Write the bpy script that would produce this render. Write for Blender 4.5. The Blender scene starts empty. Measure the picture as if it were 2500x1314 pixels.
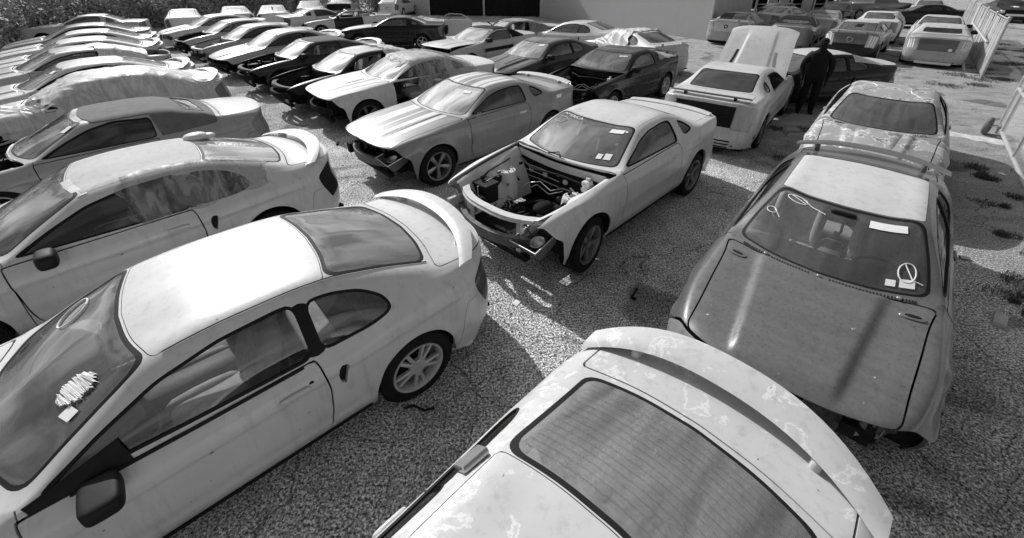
import bpy, math, random
import numpy as np
from mathutils import Vector, Matrix

random.seed(7); RNG = np.random.default_rng(7)
SC = bpy.context.scene; COL = SC.collection
PI = math.pi

# ------------------------------------------------------------------ camera
cd = bpy.data.cameras.new('camera'); cam = bpy.data.objects.new('camera', cd); COL.objects.link(cam)
cd.sensor_width = 36.0; cd.sensor_fit = 'HORIZONTAL'; cd.lens = 1056.5/2500*36.0
cd.shift_y = -194.7/2500; cd.clip_end = 400; cd.clip_start = 0.05
cam.location = (0, 0, 3.189); cam.rotation_euler = (PI/2-0.4677, 0, 0)
SC.camera = cam
# ------------------------------------------------------------------ light
SUN_EL = math.radians(38); SUN_AZ = math.radians(-38)     # azimuth measured from +Y towards +X: the sun is behind the cars
w = bpy.data.worlds.new('World'); SC.world = w; w.use_nodes = True
nt = w.node_tree; bg = nt.nodes['Background']
sky = nt.nodes.new('ShaderNodeTexSky'); sky.sky_type = 'NISHITA'; sky.sun_disc = False
sky.sun_elevation = SUN_EL; sky.sun_rotation = SUN_AZ; sky.air_density = 1.0; sky.dust_density = 2.0
bw = nt.nodes.new('ShaderNodeRGBToBW'); nt.links.new(sky.outputs[0], bw.inputs[0])
# scattered cloud over the whole sky
_tc = nt.nodes.new('ShaderNodeTexCoord'); _mp = nt.nodes.new('ShaderNodeMapping'); _mp.inputs['Scale'].default_value = (1, 1, 2.2); _nz = nt.nodes.new('ShaderNodeTexNoise')
_nz.inputs['Scale'].default_value = 2.6; _nz.inputs['Detail'].default_value = 8; _nz.inputs['Roughness'].default_value = .58; _nz.inputs['Distortion'].default_value = .5
_rp = nt.nodes.new('ShaderNodeValToRGB'); _rp.color_ramp.elements[0].position = .42; _rp.color_ramp.elements[0].color = (.62, .62, .62, 1); _rp.color_ramp.elements[1].position = .62; _rp.color_ramp.elements[1].color = (2.1, 2.1, 2.1, 1)
_ml = nt.nodes.new('ShaderNodeMath'); _ml.operation = 'MULTIPLY'
nt.links.new(_tc.outputs['Generated'], _mp.inputs[0]); nt.links.new(_mp.outputs[0], _nz.inputs['Vector']); nt.links.new(_nz.outputs[0], _rp.inputs[0])
nt.links.new(bw.outputs[0], _ml.inputs[0]); nt.links.new(_rp.outputs[0], _ml.inputs[1]); nt.links.new(_ml.outputs[0], bg.inputs[0])
bg.inputs[1].default_value = 0.095
sd = bpy.data.lights.new('sun', 'SUN'); sun = bpy.data.objects.new('sun', sd); COL.objects.link(sun)
sd.energy = 3.5; sd.angle = math.radians(0.6); sd.color = (1, 1, 1)
dirv = Vector((math.sin(SUN_AZ)*math.cos(SUN_EL), math.cos(SUN_AZ)*math.cos(SUN_EL), math.sin(SUN_EL)))
sun.rotation_euler = dirv.to_track_quat('Z', 'Y').to_euler()
SC.view_settings.view_transform = 'Standard'; SC.view_settings.look = 'None'
SC.view_settings.exposure = 0.25; SC.view_settings.gamma = 1.0; SC.view_settings.use_curve_mapping = False

# ------------------------------------------------------------------ materials
def newmat(name):
    m = bpy.data.materials.new(name); m.use_nodes = True
    return m, m.node_tree, m.node_tree.nodes['Principled BSDF']
def N(nt, t, **k):
    n = nt.nodes.new(t)
    for a, b in k.items():
        if a in n.inputs: n.inputs[a].default_value = b
        else: setattr(n, a, b)
    return n
def ramp(nt, src, stops):
    r = nt.nodes.new('ShaderNodeValToRGB'); el = r.color_ramp.elements
    while len(el) < len(stops): el.new(0.5)
    for e, (p, v) in zip(el, stops):
        e.position = p; e.color = (v, v, v, 1)
    nt.links.new(src, r.inputs[0]); return r
def g4(v): return (v, v, v, 1)
MC = {}
def plain(name, v, rough=.6, metal=0, coat=0, var=.25, scale=6, bump=0):
    key = name
    if key in MC: return MC[key]
    m, nt, b = newmat(name)
    tc = N(nt, 'ShaderNodeTexCoord'); nz = N(nt, 'ShaderNodeTexNoise', Scale=scale, Detail=6.0, Roughness=.65)
    nt.links.new(tc.outputs['Object'], nz.inputs['Vector'])
    r = ramp(nt, nz.outputs[0], [(.3, v*(1-var)), (.7, v*(1+var))]); nt.links.new(r.outputs[0], b.inputs['Base Color'])
    b.inputs['Roughness'].default_value = rough; b.inputs['Metallic'].default_value = metal
    b.inputs['Coat Weight'].default_value = coat; b.inputs['Specular IOR Level'].default_value = .25 if v < .05 else .5
    if bump:
        bp = N(nt, 'ShaderNodeBump', Strength=bump, Distance=.01); nt.links.new(nz.outputs[0], bp.inputs['Height']); nt.links.new(bp.outputs[0], b.inputs['Normal'])
    MC[key] = m; return m
def paint(name, v, rough=.4, dust=.25, worn=0, wornv=.6, spec=.4, stripes=None, rimv=None, wscale=2.2, coat=.6, coatr=.12):
    """car paint: lacquer over base, dust film on the surfaces that face up, fine dirt, optional peeled patches with a pale rim"""
    if name in MC: return MC[name]
    m, nt, b = newmat(name); L = nt.links.new
    tc = N(nt, 'ShaderNodeTexCoord')
    n1 = N(nt, 'ShaderNodeTexNoise', Scale=1.7, Detail=5.0, Roughness=.6); L(tc.outputs['Object'], n1.inputs['Vector'])
    n2 = N(nt, 'ShaderNodeTexNoise', Scale=38.0, Detail=5.0, Roughness=.7); L(tc.outputs['Object'], n2.inputs['Vector'])
    mx = N(nt, 'ShaderNodeMapping'); mx.inputs['Scale'].default_value = (9, 1.2, 9); L(tc.outputs['Object'], mx.inputs[0])
    n3 = N(nt, 'ShaderNodeTexNoise', Scale=1.5, Detail=4.0); L(mx.outputs[0], n3.inputs['Vector'])
    base = ramp(nt, n1.outputs[0], [(.25, v*.88), (.75, min(.92, v*1.1))])
    col = base.outputs[0]
    if stripes:
        sp = N(nt, 'ShaderNodeSeparateXYZ'); L(tc.outputs['Object'], sp.inputs[0])
        ab = N(nt, 'ShaderNodeMath', operation='ABSOLUTE'); L(sp.outputs[1], ab.inputs[0])
        r = nt.nodes.new('ShaderNodeValToRGB'); r.color_ramp.interpolation = 'CONSTANT'; el = r.color_ramp.elements
        while len(el) < len(stripes): el.new(.5)
        for e, (p, q) in zip(el, stripes): e.position = p; e.color = g4(q)
        L(ab.outputs[0], r.inputs[0])
        ml = N(nt, 'ShaderNodeMix', data_type='RGBA', blend_type='MULTIPLY'); ml.inputs[0].default_value = .5
        L(r.outputs[0], ml.inputs[6]); L(n1.outputs[0], ml.inputs[7]); col = r.outputs[0]
    if worn:
        n4 = N(nt, 'ShaderNodeTexNoise', Scale=wscale, Detail=7.0, Roughness=.62, Distortion=.4); L(tc.outputs['Object'], n4.inputs['Vector'])
        e0 = .62-worn*.3
        fill = ramp(nt, n4.outputs[0], [(0, 0), (e0, 0), (e0+.012, 1), (1, 1)])
        rim = ramp(nt, n4.outputs[0], [(0, 0), (e0-.012, 0), (e0, 1), (e0+.018, 1), (e0+.03, 0), (1, 0)])
        m1 = N(nt, 'ShaderNodeMix', data_type='RGBA'); L(fill.outputs[0], m1.inputs[0]); L(col, m1.inputs[6]); m1.inputs[7].default_value = g4(wornv)
        m2 = N(nt, 'ShaderNodeMix', data_type='RGBA'); L(rim.outputs[0], m2.inputs[0]); L(m1.outputs[2], m2.inputs[6]); m2.inputs[7].default_value = g4(rimv or min(.8, v*1.2+.05))
        col = m2.outputs[2]
    # dust: settles on upward faces, streaky
    ge = N(nt, 'ShaderNodeNewGeometry'); sx = N(nt, 'ShaderNodeSeparateXYZ'); L(ge.outputs['Normal'], sx.inputs[0])
    up = ramp(nt, sx.outputs[2], [(.2, .15), (.95, 1)])
    dn = ramp(nt, n2.outputs[0], [(.35, .45), (.7, 1)]); ds = ramp(nt, n3.outputs[0], [(.3, .5), (.7, 1)])
    a = N(nt, 'ShaderNodeMath', operation='MULTIPLY'); L(up.outputs[0], a.inputs[0]); L(dn.outputs[0], a.inputs[1])
    a2 = N(nt, 'ShaderNodeMath', operation='MULTIPLY'); L(a.outputs[0], a2.inputs[0]); L(ds.outputs[0], a2.inputs[1])
    a3 = N(nt, 'ShaderNodeMath', operation='MULTIPLY'); L(a2.outputs[0], a3.inputs[0]); a3.inputs[1].default_value = dust
    md = N(nt, 'ShaderNodeMix', data_type='RGBA'); L(a3.outputs[0], md.inputs[0]); L(col, md.inputs[6]); md.inputs[7].default_value = g4(.5)
    # grime runs down the flanks, chips and specks
    mg = N(nt, 'ShaderNodeMapping'); mg.inputs['Scale'].default_value = (7, 7, .9); L(tc.outputs['Object'], mg.inputs[0])
    ng = N(nt, 'ShaderNodeTexNoise', Scale=2.0, Detail=6.0, Roughness=.7); L(mg.outputs[0], ng.inputs['Vector'])
    gr = ramp(nt, ng.outputs[0], [(.30, .72), (.48, .97), (.7, 1)])
    mgx = N(nt, 'ShaderNodeMix', data_type='RGBA', blend_type='MULTIPLY'); mgx.inputs[0].default_value = .75; L(md.outputs[2], mgx.inputs[6]); L(gr.outputs[0], mgx.inputs[7])
    nc = N(nt, 'ShaderNodeTexNoise', Scale=22.0, Detail=2.0, Roughness=.5); L(tc.outputs['Object'], nc.inputs['Vector'])
    cc = ramp(nt, nc.outputs[0], [(.0, 0), (.755, 0), (.77, 1)])
    mcx = N(nt, 'ShaderNodeMix', data_type='RGBA'); L(cc.outputs[0], mcx.inputs[0]); L(mgx.outputs[2], mcx.inputs[6]); mcx.inputs[7].default_value = g4(.12 if v > .3 else .4)
    L(mcx.outputs[2], b.inputs['Base Color'])
    rr = ramp(nt, n2.outputs[0], [(.3, max(.05, rough-.1)), (.75, min(1, rough+.18))]); L(rr.outputs[0], b.inputs['Roughness'])
    b.inputs['Metallic'].default_value = 0.0
    b.inputs['Specular IOR Level'].default_value = spec
    b.inputs['Coat Weight'].default_value = coat; b.inputs['Coat Roughness'].default_value = coatr
    bp = N(nt, 'ShaderNodeBump', Strength=.04, Distance=.02); L(n1.outputs[0], bp.inputs['Height']); L(bp.outputs[0], b.inputs['Normal'])
    MC[name] = m; return m
def glassmat(name, clear=.5, dustv=.3, dust=.35, rough=.03):
    """pane: tinted see-through + mirror reflection by Fresnel + streaked dust film"""
    if name in MC: return MC[name]
    m, nt, b = newmat(name); L = nt.links.new; nt.nodes.remove(b); out = nt.nodes['Material Output']
    tr = N(nt, 'ShaderNodeBsdfTransparent'); tr.inputs[0].default_value = g4(clear)
    gl = N(nt, 'ShaderNodeBsdfGlossy', Roughness=rough); gl.inputs[0].default_value = g4(.9)
    df = N(nt, 'ShaderNodeBsdfDiffuse'); df.inputs[0].default_value = g4(dustv)
    fr = N(nt, 'ShaderNodeLayerWeight', Blend=.42)
    tc = N(nt, 'ShaderNodeTexCoord'); mp = N(nt, 'ShaderNodeMapping'); mp.inputs['Scale'].default_value = (1.0, 6.5, 1.0); L(tc.outputs['Object'], mp.inputs[0])
    nz = N(nt, 'ShaderNodeTexNoise', Scale=1.3, Detail=6.0, Roughness=.6, Distortion=.3); L(mp.outputs[0], nz.inputs['Vector'])
    n2 = N(nt, 'ShaderNodeTexNoise', Scale=60.0, Detail=3.0); L(tc.outputs['Object'], n2.inputs['Vector'])
    r = ramp(nt, nz.outputs[0], [(.3, dust*.55), (.72, min(1, dust*1.5))])
    r2 = ramp(nt, n2.outputs[0], [(.3, .8), (.7, 1.1)])
    mm = N(nt, 'ShaderNodeMath', operation='MULTIPLY'); L(r.outputs[0], mm.inputs[0]); L(r2.outputs[0], mm.inputs[1])
    s1 = N(nt, 'ShaderNodeMixShader'); L(mm.outputs[0], s1.inputs[0]); L(tr.outputs[0], s1.inputs[1]); L(df.outputs[0], s1.inputs[2])
    frr = ramp(nt, fr.outputs['Fresnel'], [(0, .05), (1, 1)])
    s2 = N(nt, 'ShaderNodeMixShader'); L(frr.outputs[0], s2.inputs[0]); L(s1.outputs[0], s2.inputs[1]); L(gl.outputs[0], s2.inputs[2])
    L(s2.outputs[0], out.inputs[0]); MC[name] = m; return m
def filmmat(name, v=.62, see=.35):
    if name in MC: return MC[name]
    m, nt, b = newmat(name); L = nt.links.new; out = nt.nodes['Material Output']
    b.inputs['Base Color'].default_value = g4(v); b.inputs['Roughness'].default_value = .42; b.inputs['Specular IOR Level'].default_value = .35
    tc = N(nt, 'ShaderNodeTexCoord'); mp = N(nt, 'ShaderNodeMapping'); mp.inputs['Scale'].default_value = (2.6, 1, .8); mp.inputs['Rotation'].default_value = (.3, .4, .5); L(tc.outputs['Object'], mp.inputs[0])
    nz = N(nt, 'ShaderNodeTexNoise', Scale=3.0, Detail=5.0, Roughness=.6, Distortion=1.2); L(mp.outputs[0], nz.inputs['Vector'])
    bp = N(nt, 'ShaderNodeBump', Strength=.22, Distance=.03); L(nz.outputs[0], bp.inputs['Height']); L(bp.outputs[0], b.inputs['Normal'])
    tr = N(nt, 'ShaderNodeBsdfTransparent'); tr.inputs[0].default_value = g4(.8)
    r = ramp(nt, nz.outputs[0], [(.35, max(0, see-.15)), (.6, see+.2)])
    s = N(nt, 'ShaderNodeMixShader'); L(r.outputs[0], s.inputs[0]); L(b.outputs[0], s.inputs[1]); L(tr.outputs[0], s.inputs[2]); L(s.outputs[0], out.inputs[0])
    MC[name] = m; return m
BLACK = lambda: plain('black plastic', .008, .62, var=.4, scale=20)
RUBBER = lambda: plain('tyre rubber', .009, .85, var=.5, scale=14, bump=.3)
DARK = lambda: plain('grimy underbody metal', .01, .9, var=.6, scale=12)
TRIM = lambda: plain('window rubber', .006, .65, var=.3)
ALLOY = lambda: plain('alloy rim metal', .48, .4, metal=.25, var=.15, scale=9)
DALLOY = lambda: plain('dark grey alloy rim metal', .13, .35, metal=.3, var=.2, scale=9)
STEEL = lambda: plain('galvanised pipe steel', .42, .5, metal=.3, var=.2, scale=15)
CHROME = lambda: plain('bright bare metal', .5, .3, metal=.8, var=.2, scale=15)
SEATM = lambda: plain('seat cloth', .45, .85, var=.2, scale=20, bump=.2)
DASHM = lambda: plain('dashboard vinyl', .15, .6, var=.25, scale=12)
PAPER = lambda: plain('white paper', .78, .8, var=.05)

# ------------------------------------------------------------------ small mesh helpers
class MB:
    def __init__(s): s.v = []; s.f = []; s.m = []
    def add(s, vs, fs, T=None, mi=0):
        o = len(s.v)
        if T is not None: vs = [tuple(T @ Vector(p)) for p in vs]
        s.v += [tuple(p) for p in vs]; s.f += [tuple(i+o for i in f) for f in fs]; s.m += [mi]*len(fs); return s
    def box(s, x0, x1, y0, y1, z0, z1, T=None, mi=0, c=0.0):
        if c <= 0:
            vs = [(x, y, z) for x in (x0, x1) for y in (y0, y1) for z in (z0, z1)]
            return s.add(vs, [(0,1,3,2), (4,6,7,5), (0,4,5,1), (2,3,7,6), (0,2,6,4), (1,5,7,3)], T, mi)
        vs = []; fs = []                              # chamfered box: three rings top and bottom
        def ring(ix, iy, z): return [(x0+ix, y0+iy*0+c if 0 else y0+iy, z), ]
        def r8(i, z):
            k = c
            return [(x0+i+k, y0+i, z), (x1-i-k, y0+i, z), (x1-i, y0+i+k, z), (x1-i, y1-i-k, z), (x1-i-k, y1-i, z), (x0+i+k, y1-i, z), (x0+i, y1-i-k, z), (x0+i, y0+i+k, z)]
        vs = r8(c*.7, z0)+r8(0, z0+c)+r8(0, z1-c)+r8(c*.7, z1)
        fs = [tuple(range(7, -1, -1)), tuple(range(24, 32))]
        for r in range(3):
            for i in range(8): j = (i+1) % 8; fs.append((r*8+i, r*8+j, r*8+8+j, r*8+8+i))
        return s.add(vs, fs, T, mi)
    def tube(s, pts, r, n=8, mi=0, caps=True, T=None):
        pts = [Vector(p) for p in pts]; rs = r if isinstance(r, (list, tuple)) else [r]*len(pts)
        vs = []; fs = []; up = None
        for i, p in enumerate(pts):
            d = (pts[min(i+1, len(pts)-1)]-pts[max(i-1, 0)]).normalized()
            if up is None: up = Vector((0, 0, 1)) if abs(d.z) < .9 else Vector((1, 0, 0))
            a = d.cross(up).normalized(); b = a.cross(d).normalized(); up = b
            for k in range(n):
                t = 2*PI*k/n; vs.append(p+a*(math.cos(t)*rs[i])+b*(math.sin(t)*rs[i]))
        for i in range(len(pts)-1):
            for k in range(n):
                j = (k+1) % n; fs.append((i*n+k, i*n+j, i*n+n+j, i*n+n+k))
        if caps: fs.append(tuple(range(n-1, -1, -1))); fs.append(tuple(range((len(pts)-1)*n, len(pts)*n)))
        return s.add(vs, fs, T, mi)
    def lathe(s, prof, n=32, T=None, mi=0):            # profile (r, y) turned about the Y axis
        vs = []; fs = []
        for r, y in prof:
            for k in range(n):
                t = 2*PI*k/n; vs.append((r*math.cos(t), y, r*math.sin(t)))
        for i in range(len(prof)-1):
            for k in range(n):
                j = (k+1) % n; fs.append((i*n+k, i*n+n+k, i*n+n+j, i*n+j))
        return s.add(vs, fs, T, mi)
    def blob(s, c, r, e=(.5, .5), n=(16, 10), T=None, mi=0):  # superellipsoid
        vs = []; fs = []; P = lambda v, p: math.copysign(abs(v)**p, v)
        nu, nv = n
        for j in range(nv+1):
            ph = -PI/2+PI*j/nv
            for i in range(nu):
                th = 2*PI*i/nu
                vs.append((c[0]+r[0]*P(math.cos(ph), e[0])*P(math.cos(th), e[1]), c[1]+r[1]*P(math.cos(ph), e[0])*P(math.sin(th), e[1]), c[2]+r[2]*P(math.sin(ph), e[0])))
        for j in range(nv):
            for i in range(nu):
                k = (i+1) % nu; fs.append((j*nu+i, j*nu+k, (j+1)*nu+k, (j+1)*nu+i))
        return s.add(vs, fs, T, mi)
    def mesh(s, name, mats, smooth=35):
        me = bpy.data.meshes.new(name); me.from_pydata(s.v, [], s.f); me.update()
        for m in (mats if isinstance(mats, (list, tuple)) else [mats]): me.materials.append(m)
        me.polygons.foreach_set('material_index', s.m)
        if smooth:
            me.polygons.foreach_set('use_smooth', [True]*len(s.f)); me.set_sharp_from_angle(angle=math.radians(smooth))
        return me
    def obj(s, name, mats, parent=None, smooth=35, loc=None):
        return mk(name, s.mesh(name, mats, smooth), parent, loc)
def mk(name, me, parent=None, loc=None, mat=None):
    o = bpy.data.objects.new(name, me); COL.objects.link(o)
    if parent: o.parent = parent
    if loc: o.location = loc
    if mat is not None:
        o.material_slots[0].link = 'OBJECT'; o.material_slots[0].material = mat
    return o
def tag(o, label=None, cat=None, group=None, kind=None):
    for k, v in (('label', label), ('category', cat), ('group', group), ('kind', kind)):
        if v: o[k] = v
    return o
def empty(name, loc=(0, 0, 0), rz=0):
    o = bpy.data.objects.new(name, None); COL.objects.link(o); o.location = loc; o.rotation_euler = (0, 0, rz); o.empty_display_size = .2; return o

# ------------------------------------------------------------------ car body surface
def pchip(s, Y, t):
    """monotone cubic through rows Y at s, sampled at t"""
    s = np.asarray(s, float); h = np.diff(s)[:, None]; d = np.diff(Y, axis=0)/h
    m = np.zeros_like(Y); w1 = 2*h[1:]+h[:-1]; w2 = h[1:]+2*h[:-1]
    with np.errstate(divide='ignore', invalid='ignore'):
        mm = (w1+w2)/(w1/d[:-1]+w2/d[1:])
    m[1:-1] = np.where(d[:-1]*d[1:] > 0, mm, 0); m[0] = d[0]; m[-1] = d[-1]
    i = np.clip(np.searchsorted(s, t, side='right')-1, 0, len(s)-2); u = ((t-s[i])/(s[i+1]-s[i]))[:, None]; hh = h[i]
    return (2*u**3-3*u**2+1)*Y[i]+(u**3-2*u**2+u)*hh*m[i]+(-2*u**3+3*u**2)*Y[i+1]+(u**3-u**2)*hh*m[i+1]
def catmull(s, Y, t):
    n = len(Y); i = np.clip(t.astype(int), 0, n-2); u = (t-i)[:, None]
    p0 = np.where((i > 0)[:, None], Y[np.maximum(i-1, 0)], 2*Y[i]-Y[i+1]); p3 = np.where((i+2 < n)[:, None], Y[np.minimum(i+2, n-1)], 2*Y[i+1]-Y[i])
    p1, p2 = Y[i], Y[i+1]
    return .5*(2*p1+(p2-p0)*u+(2*p0-5*p1+4*p2-p3)*u*u+(3*p1-p0-3*p2+p3)*u**3)

SPEC = {}
SPEC['sn'] = dict(W=.905, fx=2.27, rx=-2.34, p=.80, wb=1.286, wr=.325, mid=[
 (2.16,.700, 2.08,.42,.700, 1.93,.72,.68), (1.95,.770, 1.90,.44,.768, 1.78,.775,.755), (1.55,.845, 1.50,.46,.842, 1.45,.80,.825),
 (1.20,.900, 1.14,.52,.897, 1.10,.805,.865), (1.05,.922, .92,.62,.920, .86,.81,.885), (1.00,.935, .80,.70,.940, .76,.815,.900),
 (.74,1.070, .55,.655,1.080, .50,.82,.905), (.49,1.180, .34,.60,1.190, .26,.825,.910), (.26,1.270, .155,.560,1.272, .04,.83,.915),
 (-.15,1.345,-.25,.555,1.315,-.25,.83,.92), (-.52,1.350,-.55,.555,1.318,-.55,.83,.925), (-.92,1.324,-.84,.56,1.300,-.84,.83,.935),
 (-1.20,1.254,-1.10,.572,1.240,-1.08,.83,.95), (-1.47,1.172,-1.36,.59,1.165,-1.32,.82,.965), (-1.72,1.092,-1.60,.615,1.088,-1.55,.81,.975),
 (-1.79,1.072,-1.71,.62,1.060,-1.68,.80,.98), (-2.02,1.062,-1.97,.62,1.042,-1.92,.77,.975), (-2.24,1.050,-2.20,.60,1.03,-2.10,.73,.96)],
 door=(.80,-.60), win=[(.74,.94),(.46,1.078),(.16,1.198),(-.16,1.262),(-.5,1.278),(-.60,1.27),(-.60,.94)],
 qwin=[(-.65,.95),(-.65,1.262),(-.84,1.245),(-1.02,1.19),(-1.17,1.09),(-1.19,.99),(-1.0,.955)])
SPEC['s1'] = dict(W=.935, fx=2.29, rx=-2.40, p=.62, wb=1.36, wr=.345, mid=[
 (2.20,.800, 2.14,.44,.80, 2.02,.76,.785), (1.95,.862, 1.92,.46,.86, 1.82,.82,.85), (1.50,.930, 1.48,.48,.926, 1.42,.85,.905),
 (1.05,.980, 1.02,.56,.976, 1.0,.855,.945), (.90,.993, .78,.67,.99, .74,.855,.96), (.85,1.002, .67,.735,1.005, .64,.855,.968),
 (.57,1.135,.42,.69,1.14, .4,.86,.975), (.32,1.245, .2,.64,1.25, .15,.86,.98), (.10,1.325, .01,.60,1.32, -.05,.86,.985),
 (-.25,1.380,-.3,.59,1.350,-.3,.86,.99), (-.6,1.382,-.6,.585,1.350,-.6,.86,.995), (-.92,1.345,-.85,.58,1.318,-.85,.86,1.002),
 (-1.15,1.275,-1.08,.585,1.258,-1.08,.86,1.012), (-1.38,1.188,-1.3,.60,1.178,-1.3,.855,1.022), (-1.60,1.103,-1.52,.62,1.095,-1.5,.85,1.03),
 (-1.68,1.087,-1.62,.63,1.078,-1.6,.845,1.032), (-1.95,1.082,-1.92,.64,1.068,-1.88,.83,1.03), (-2.24,1.075,-2.22,.64,1.058,-2.16,.79,1.02)],
 door=(.68,-.74), win=[(.60,1.015),(.42,1.10),(.12,1.225),(-.15,1.285),(-.5,1.302),(-.70,1.292),(-.735,1.25),(-.735,1.012)],
 qwin=[(-.93,1.075),(-.93,1.225),(-.98,1.235),(-1.12,1.185),(-1.24,1.105),(-1.20,1.07),(-1.0,1.05)])
def soft(sp):                                            # folding-roof profile: lower, boxier, dropping steeply to the deck
    d = dict(sp); m = list(sp['mid']); z = m[8][1]
    dk = m[14]
    m[9]  = (-.15, z+.045, -.22,.60,z+.01, -.25,m[9][6],m[9][7])
    m[10] = (-.52, z+.050, -.52,.60,z+.012, -.55,m[10][6],m[10][7])
    m[11] = (-.88, z+.015, -.84,.60,z-.01, -.82,m[11][6],m[11][7])
    m[12] = (-1.10,z-.06, -1.06,.61,z-.07, -1.05,m[12][6],m[12][7])
    m[13] = (-1.34,z-.185,-1.28,.64,dk[1]+.06, -1.25,m[13][6],m[13][7])
    m[14] = (-1.52,dk[1]+.005,-1.46,.68,dk[4]-.01, -1.45,m[14][6],m[14][7])
    m[15] = (-1.60,m[15][1],-1.58,.68,m[15][4], -1.58,m[15][6],m[15][7])
    d['mid'] = m
    d['win'] = [p if p[0] > -.4 else (p[0], min(p[1], z-.035)) for p in sp['win']]
    d['qwin'] = None
    return d
SPEC['snc'] = soft(SPEC['sn']); SPEC['s1c'] = soft(SPEC['s1'])
A0 = [.12,.25,.36,.46,.56,.66,.76,.88,1.0]; A1 = [0.,.02,.05,.17,.37,.51,.67,.84,1.0]
TF = [0, .22, .48, .78, 1.0]
def plan(a, xs, xe, W, p):
    t = a*PI/2; return xs+(xe-xs)*math.sin(t)**p if a > 0 else xs, W*max(0, math.cos(t))**p
def net(sp):
    W, p = sp['W'], sp['p']; mid = sp['mid']; rows = []; s1 = p < .7
    xs = 1.66 if not s1 else 1.745; xr = -xs-.02
    def zcol(z4, z6, z8): return [.20, .35, .57, z4-.115, z4, None, z6, None, z8]
    def fill(P):                                         # lines 5 and 7 lie between their neighbours, slightly crowned
        P[5] = [(P[4][0]+P[6][0])/2, (P[4][1]+P[6][1])/2+.022, (P[4][2]+P[6][2])/2+.012]
        P[7] = [P[8][0]*.72+P[6][0]*.28, P[6][1]*.52, P[8][2]*.74+P[6][2]*.26+.0]
        return P
    def endrows(r, xs_, xe, top, ins):                   # fans from the first normal section down to the bumper's lower edge
        E = []; x8, z8, x6, y6, z6, x4, y4, z4 = r
        zz = zcol(z4, z6, z8); zz[5] = (zz[4]+zz[6])/2; zz[7] = (zz[6]+zz[8])/2
        out = []
        for t in TF:
            row = []
            for j in range(9):
                a = A0[j]*(1-t)+A1[j]*t; z = .19+t*(zz[j]-.19)
                x, y = plan(a, xs_, xe, W-.02, p)
                k = np.interp(z, *ins); sx = 1 if xe > xs_ else -1
                kk = k*min(1, abs(x-xs_)/.35)
                x -= sx*kk; y -= kk*.5*(y/W)
                if j <= 2: y -= (.07, .025, 0)[j]*t
                row.append([x, y, z])
            out.append(row)
        return out
    fi = ([.19,.34,.5,.62,.70,.80], [.06,.0,.0,.02,.075,.11]) if not s1 else ([.19,.34,.5,.62,.74,.80,.9], [.07,.02,.0,.0,.03,.07,.1])
    ri = ([.19,.34,.6,.70,.9,1.02], [.07,.01,.0,.035,.06,.05]) if not s1 else ([.19,.34,.62,.68,.9,1.07], [.06,.0,.0,.03,.035,.03])
    rows += endrows(mid[0], xs, sp['fx'], 1, fi)
    for k, (x8, z8, x6, y6, z6, x4, y4, z4) in enumerate(mid[1:-1]):
        P = [None]*9; P[8] = [x8, 0, z8]; P[6] = [x6, y6, z6]; P[4] = [x4, y4, z4]
        lim = xs-.05; x = x4
        if x4 > lim: x = lim
        if x4 < xr+.08: x = xr+.08+(x4-(xr+.08))*.12
        tp = max(0, abs(x)-1.0)*.035
        for j, (dy, z) in enumerate(((.085, .205), (.03, .36), (0, .58), (.012, z4-.125))):
            P[j] = [x if j < 3 else x*.7+x4*.3, W-dy-tp, z]
        rows.append(fill(P))
    rows += endrows(mid[-1], xr, sp['rx'], -1, ri)[::-1]
    return np.array(rows)                                # [26, 9, 3]
UF, UC, UB, UT, RT, RB, UD, UR = 4, 8, 9, 12, 15, 18, 18.6, 21   # landmark stations: front lip, hood rear edge, glass base, glass top, backlight top, backlight base, deck lid front, deck end
def smoothstep(a, b, x):
    t = np.clip((x-a)/(b-a), 0, 1); return t*t*(3-2*t)
def polysdf(poly, X, Z):
    P = np.array(poly, float)
    for _ in range(2):
        Q = np.roll(P, -1, axis=0); L = np.linalg.norm(Q-P, axis=1)[:, None]; k = np.minimum(.25, .035/np.maximum(L, 1e-6)); P = np.stack([P+(Q-P)*k, Q-(Q-P)*k], 1).reshape(-1, 2)
    n = len(P); d = np.full(X.shape, 1e9); ins = np.zeros(X.shape, bool)
    for i in range(n):
        a, b = P[i], P[(i+1) % n]; ex, ez = b-a; wx, wz = X-a[0], Z-a[1]
        t = np.clip((wx*ex+wz*ez)/(ex*ex+ez*ez), 0, 1); d = np.minimum(d, (wx-ex*t)**2+(wz-ez*t)**2)
        c = ((a[1] > Z) != (b[1] > Z)) & (X < (b[0]-a[0])*(Z-a[1])/((b[1]-a[1]) or 1e-9)+a[0]); ins ^= c
    d = np.sqrt(d); return np.where(ins, -d, d)
def smax(a, b, k=.05):
    h = np.clip(.5+.5*(a-b)/k, 0, 1); return b*(1-h)+a*h+k*h*(1-h)

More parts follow.
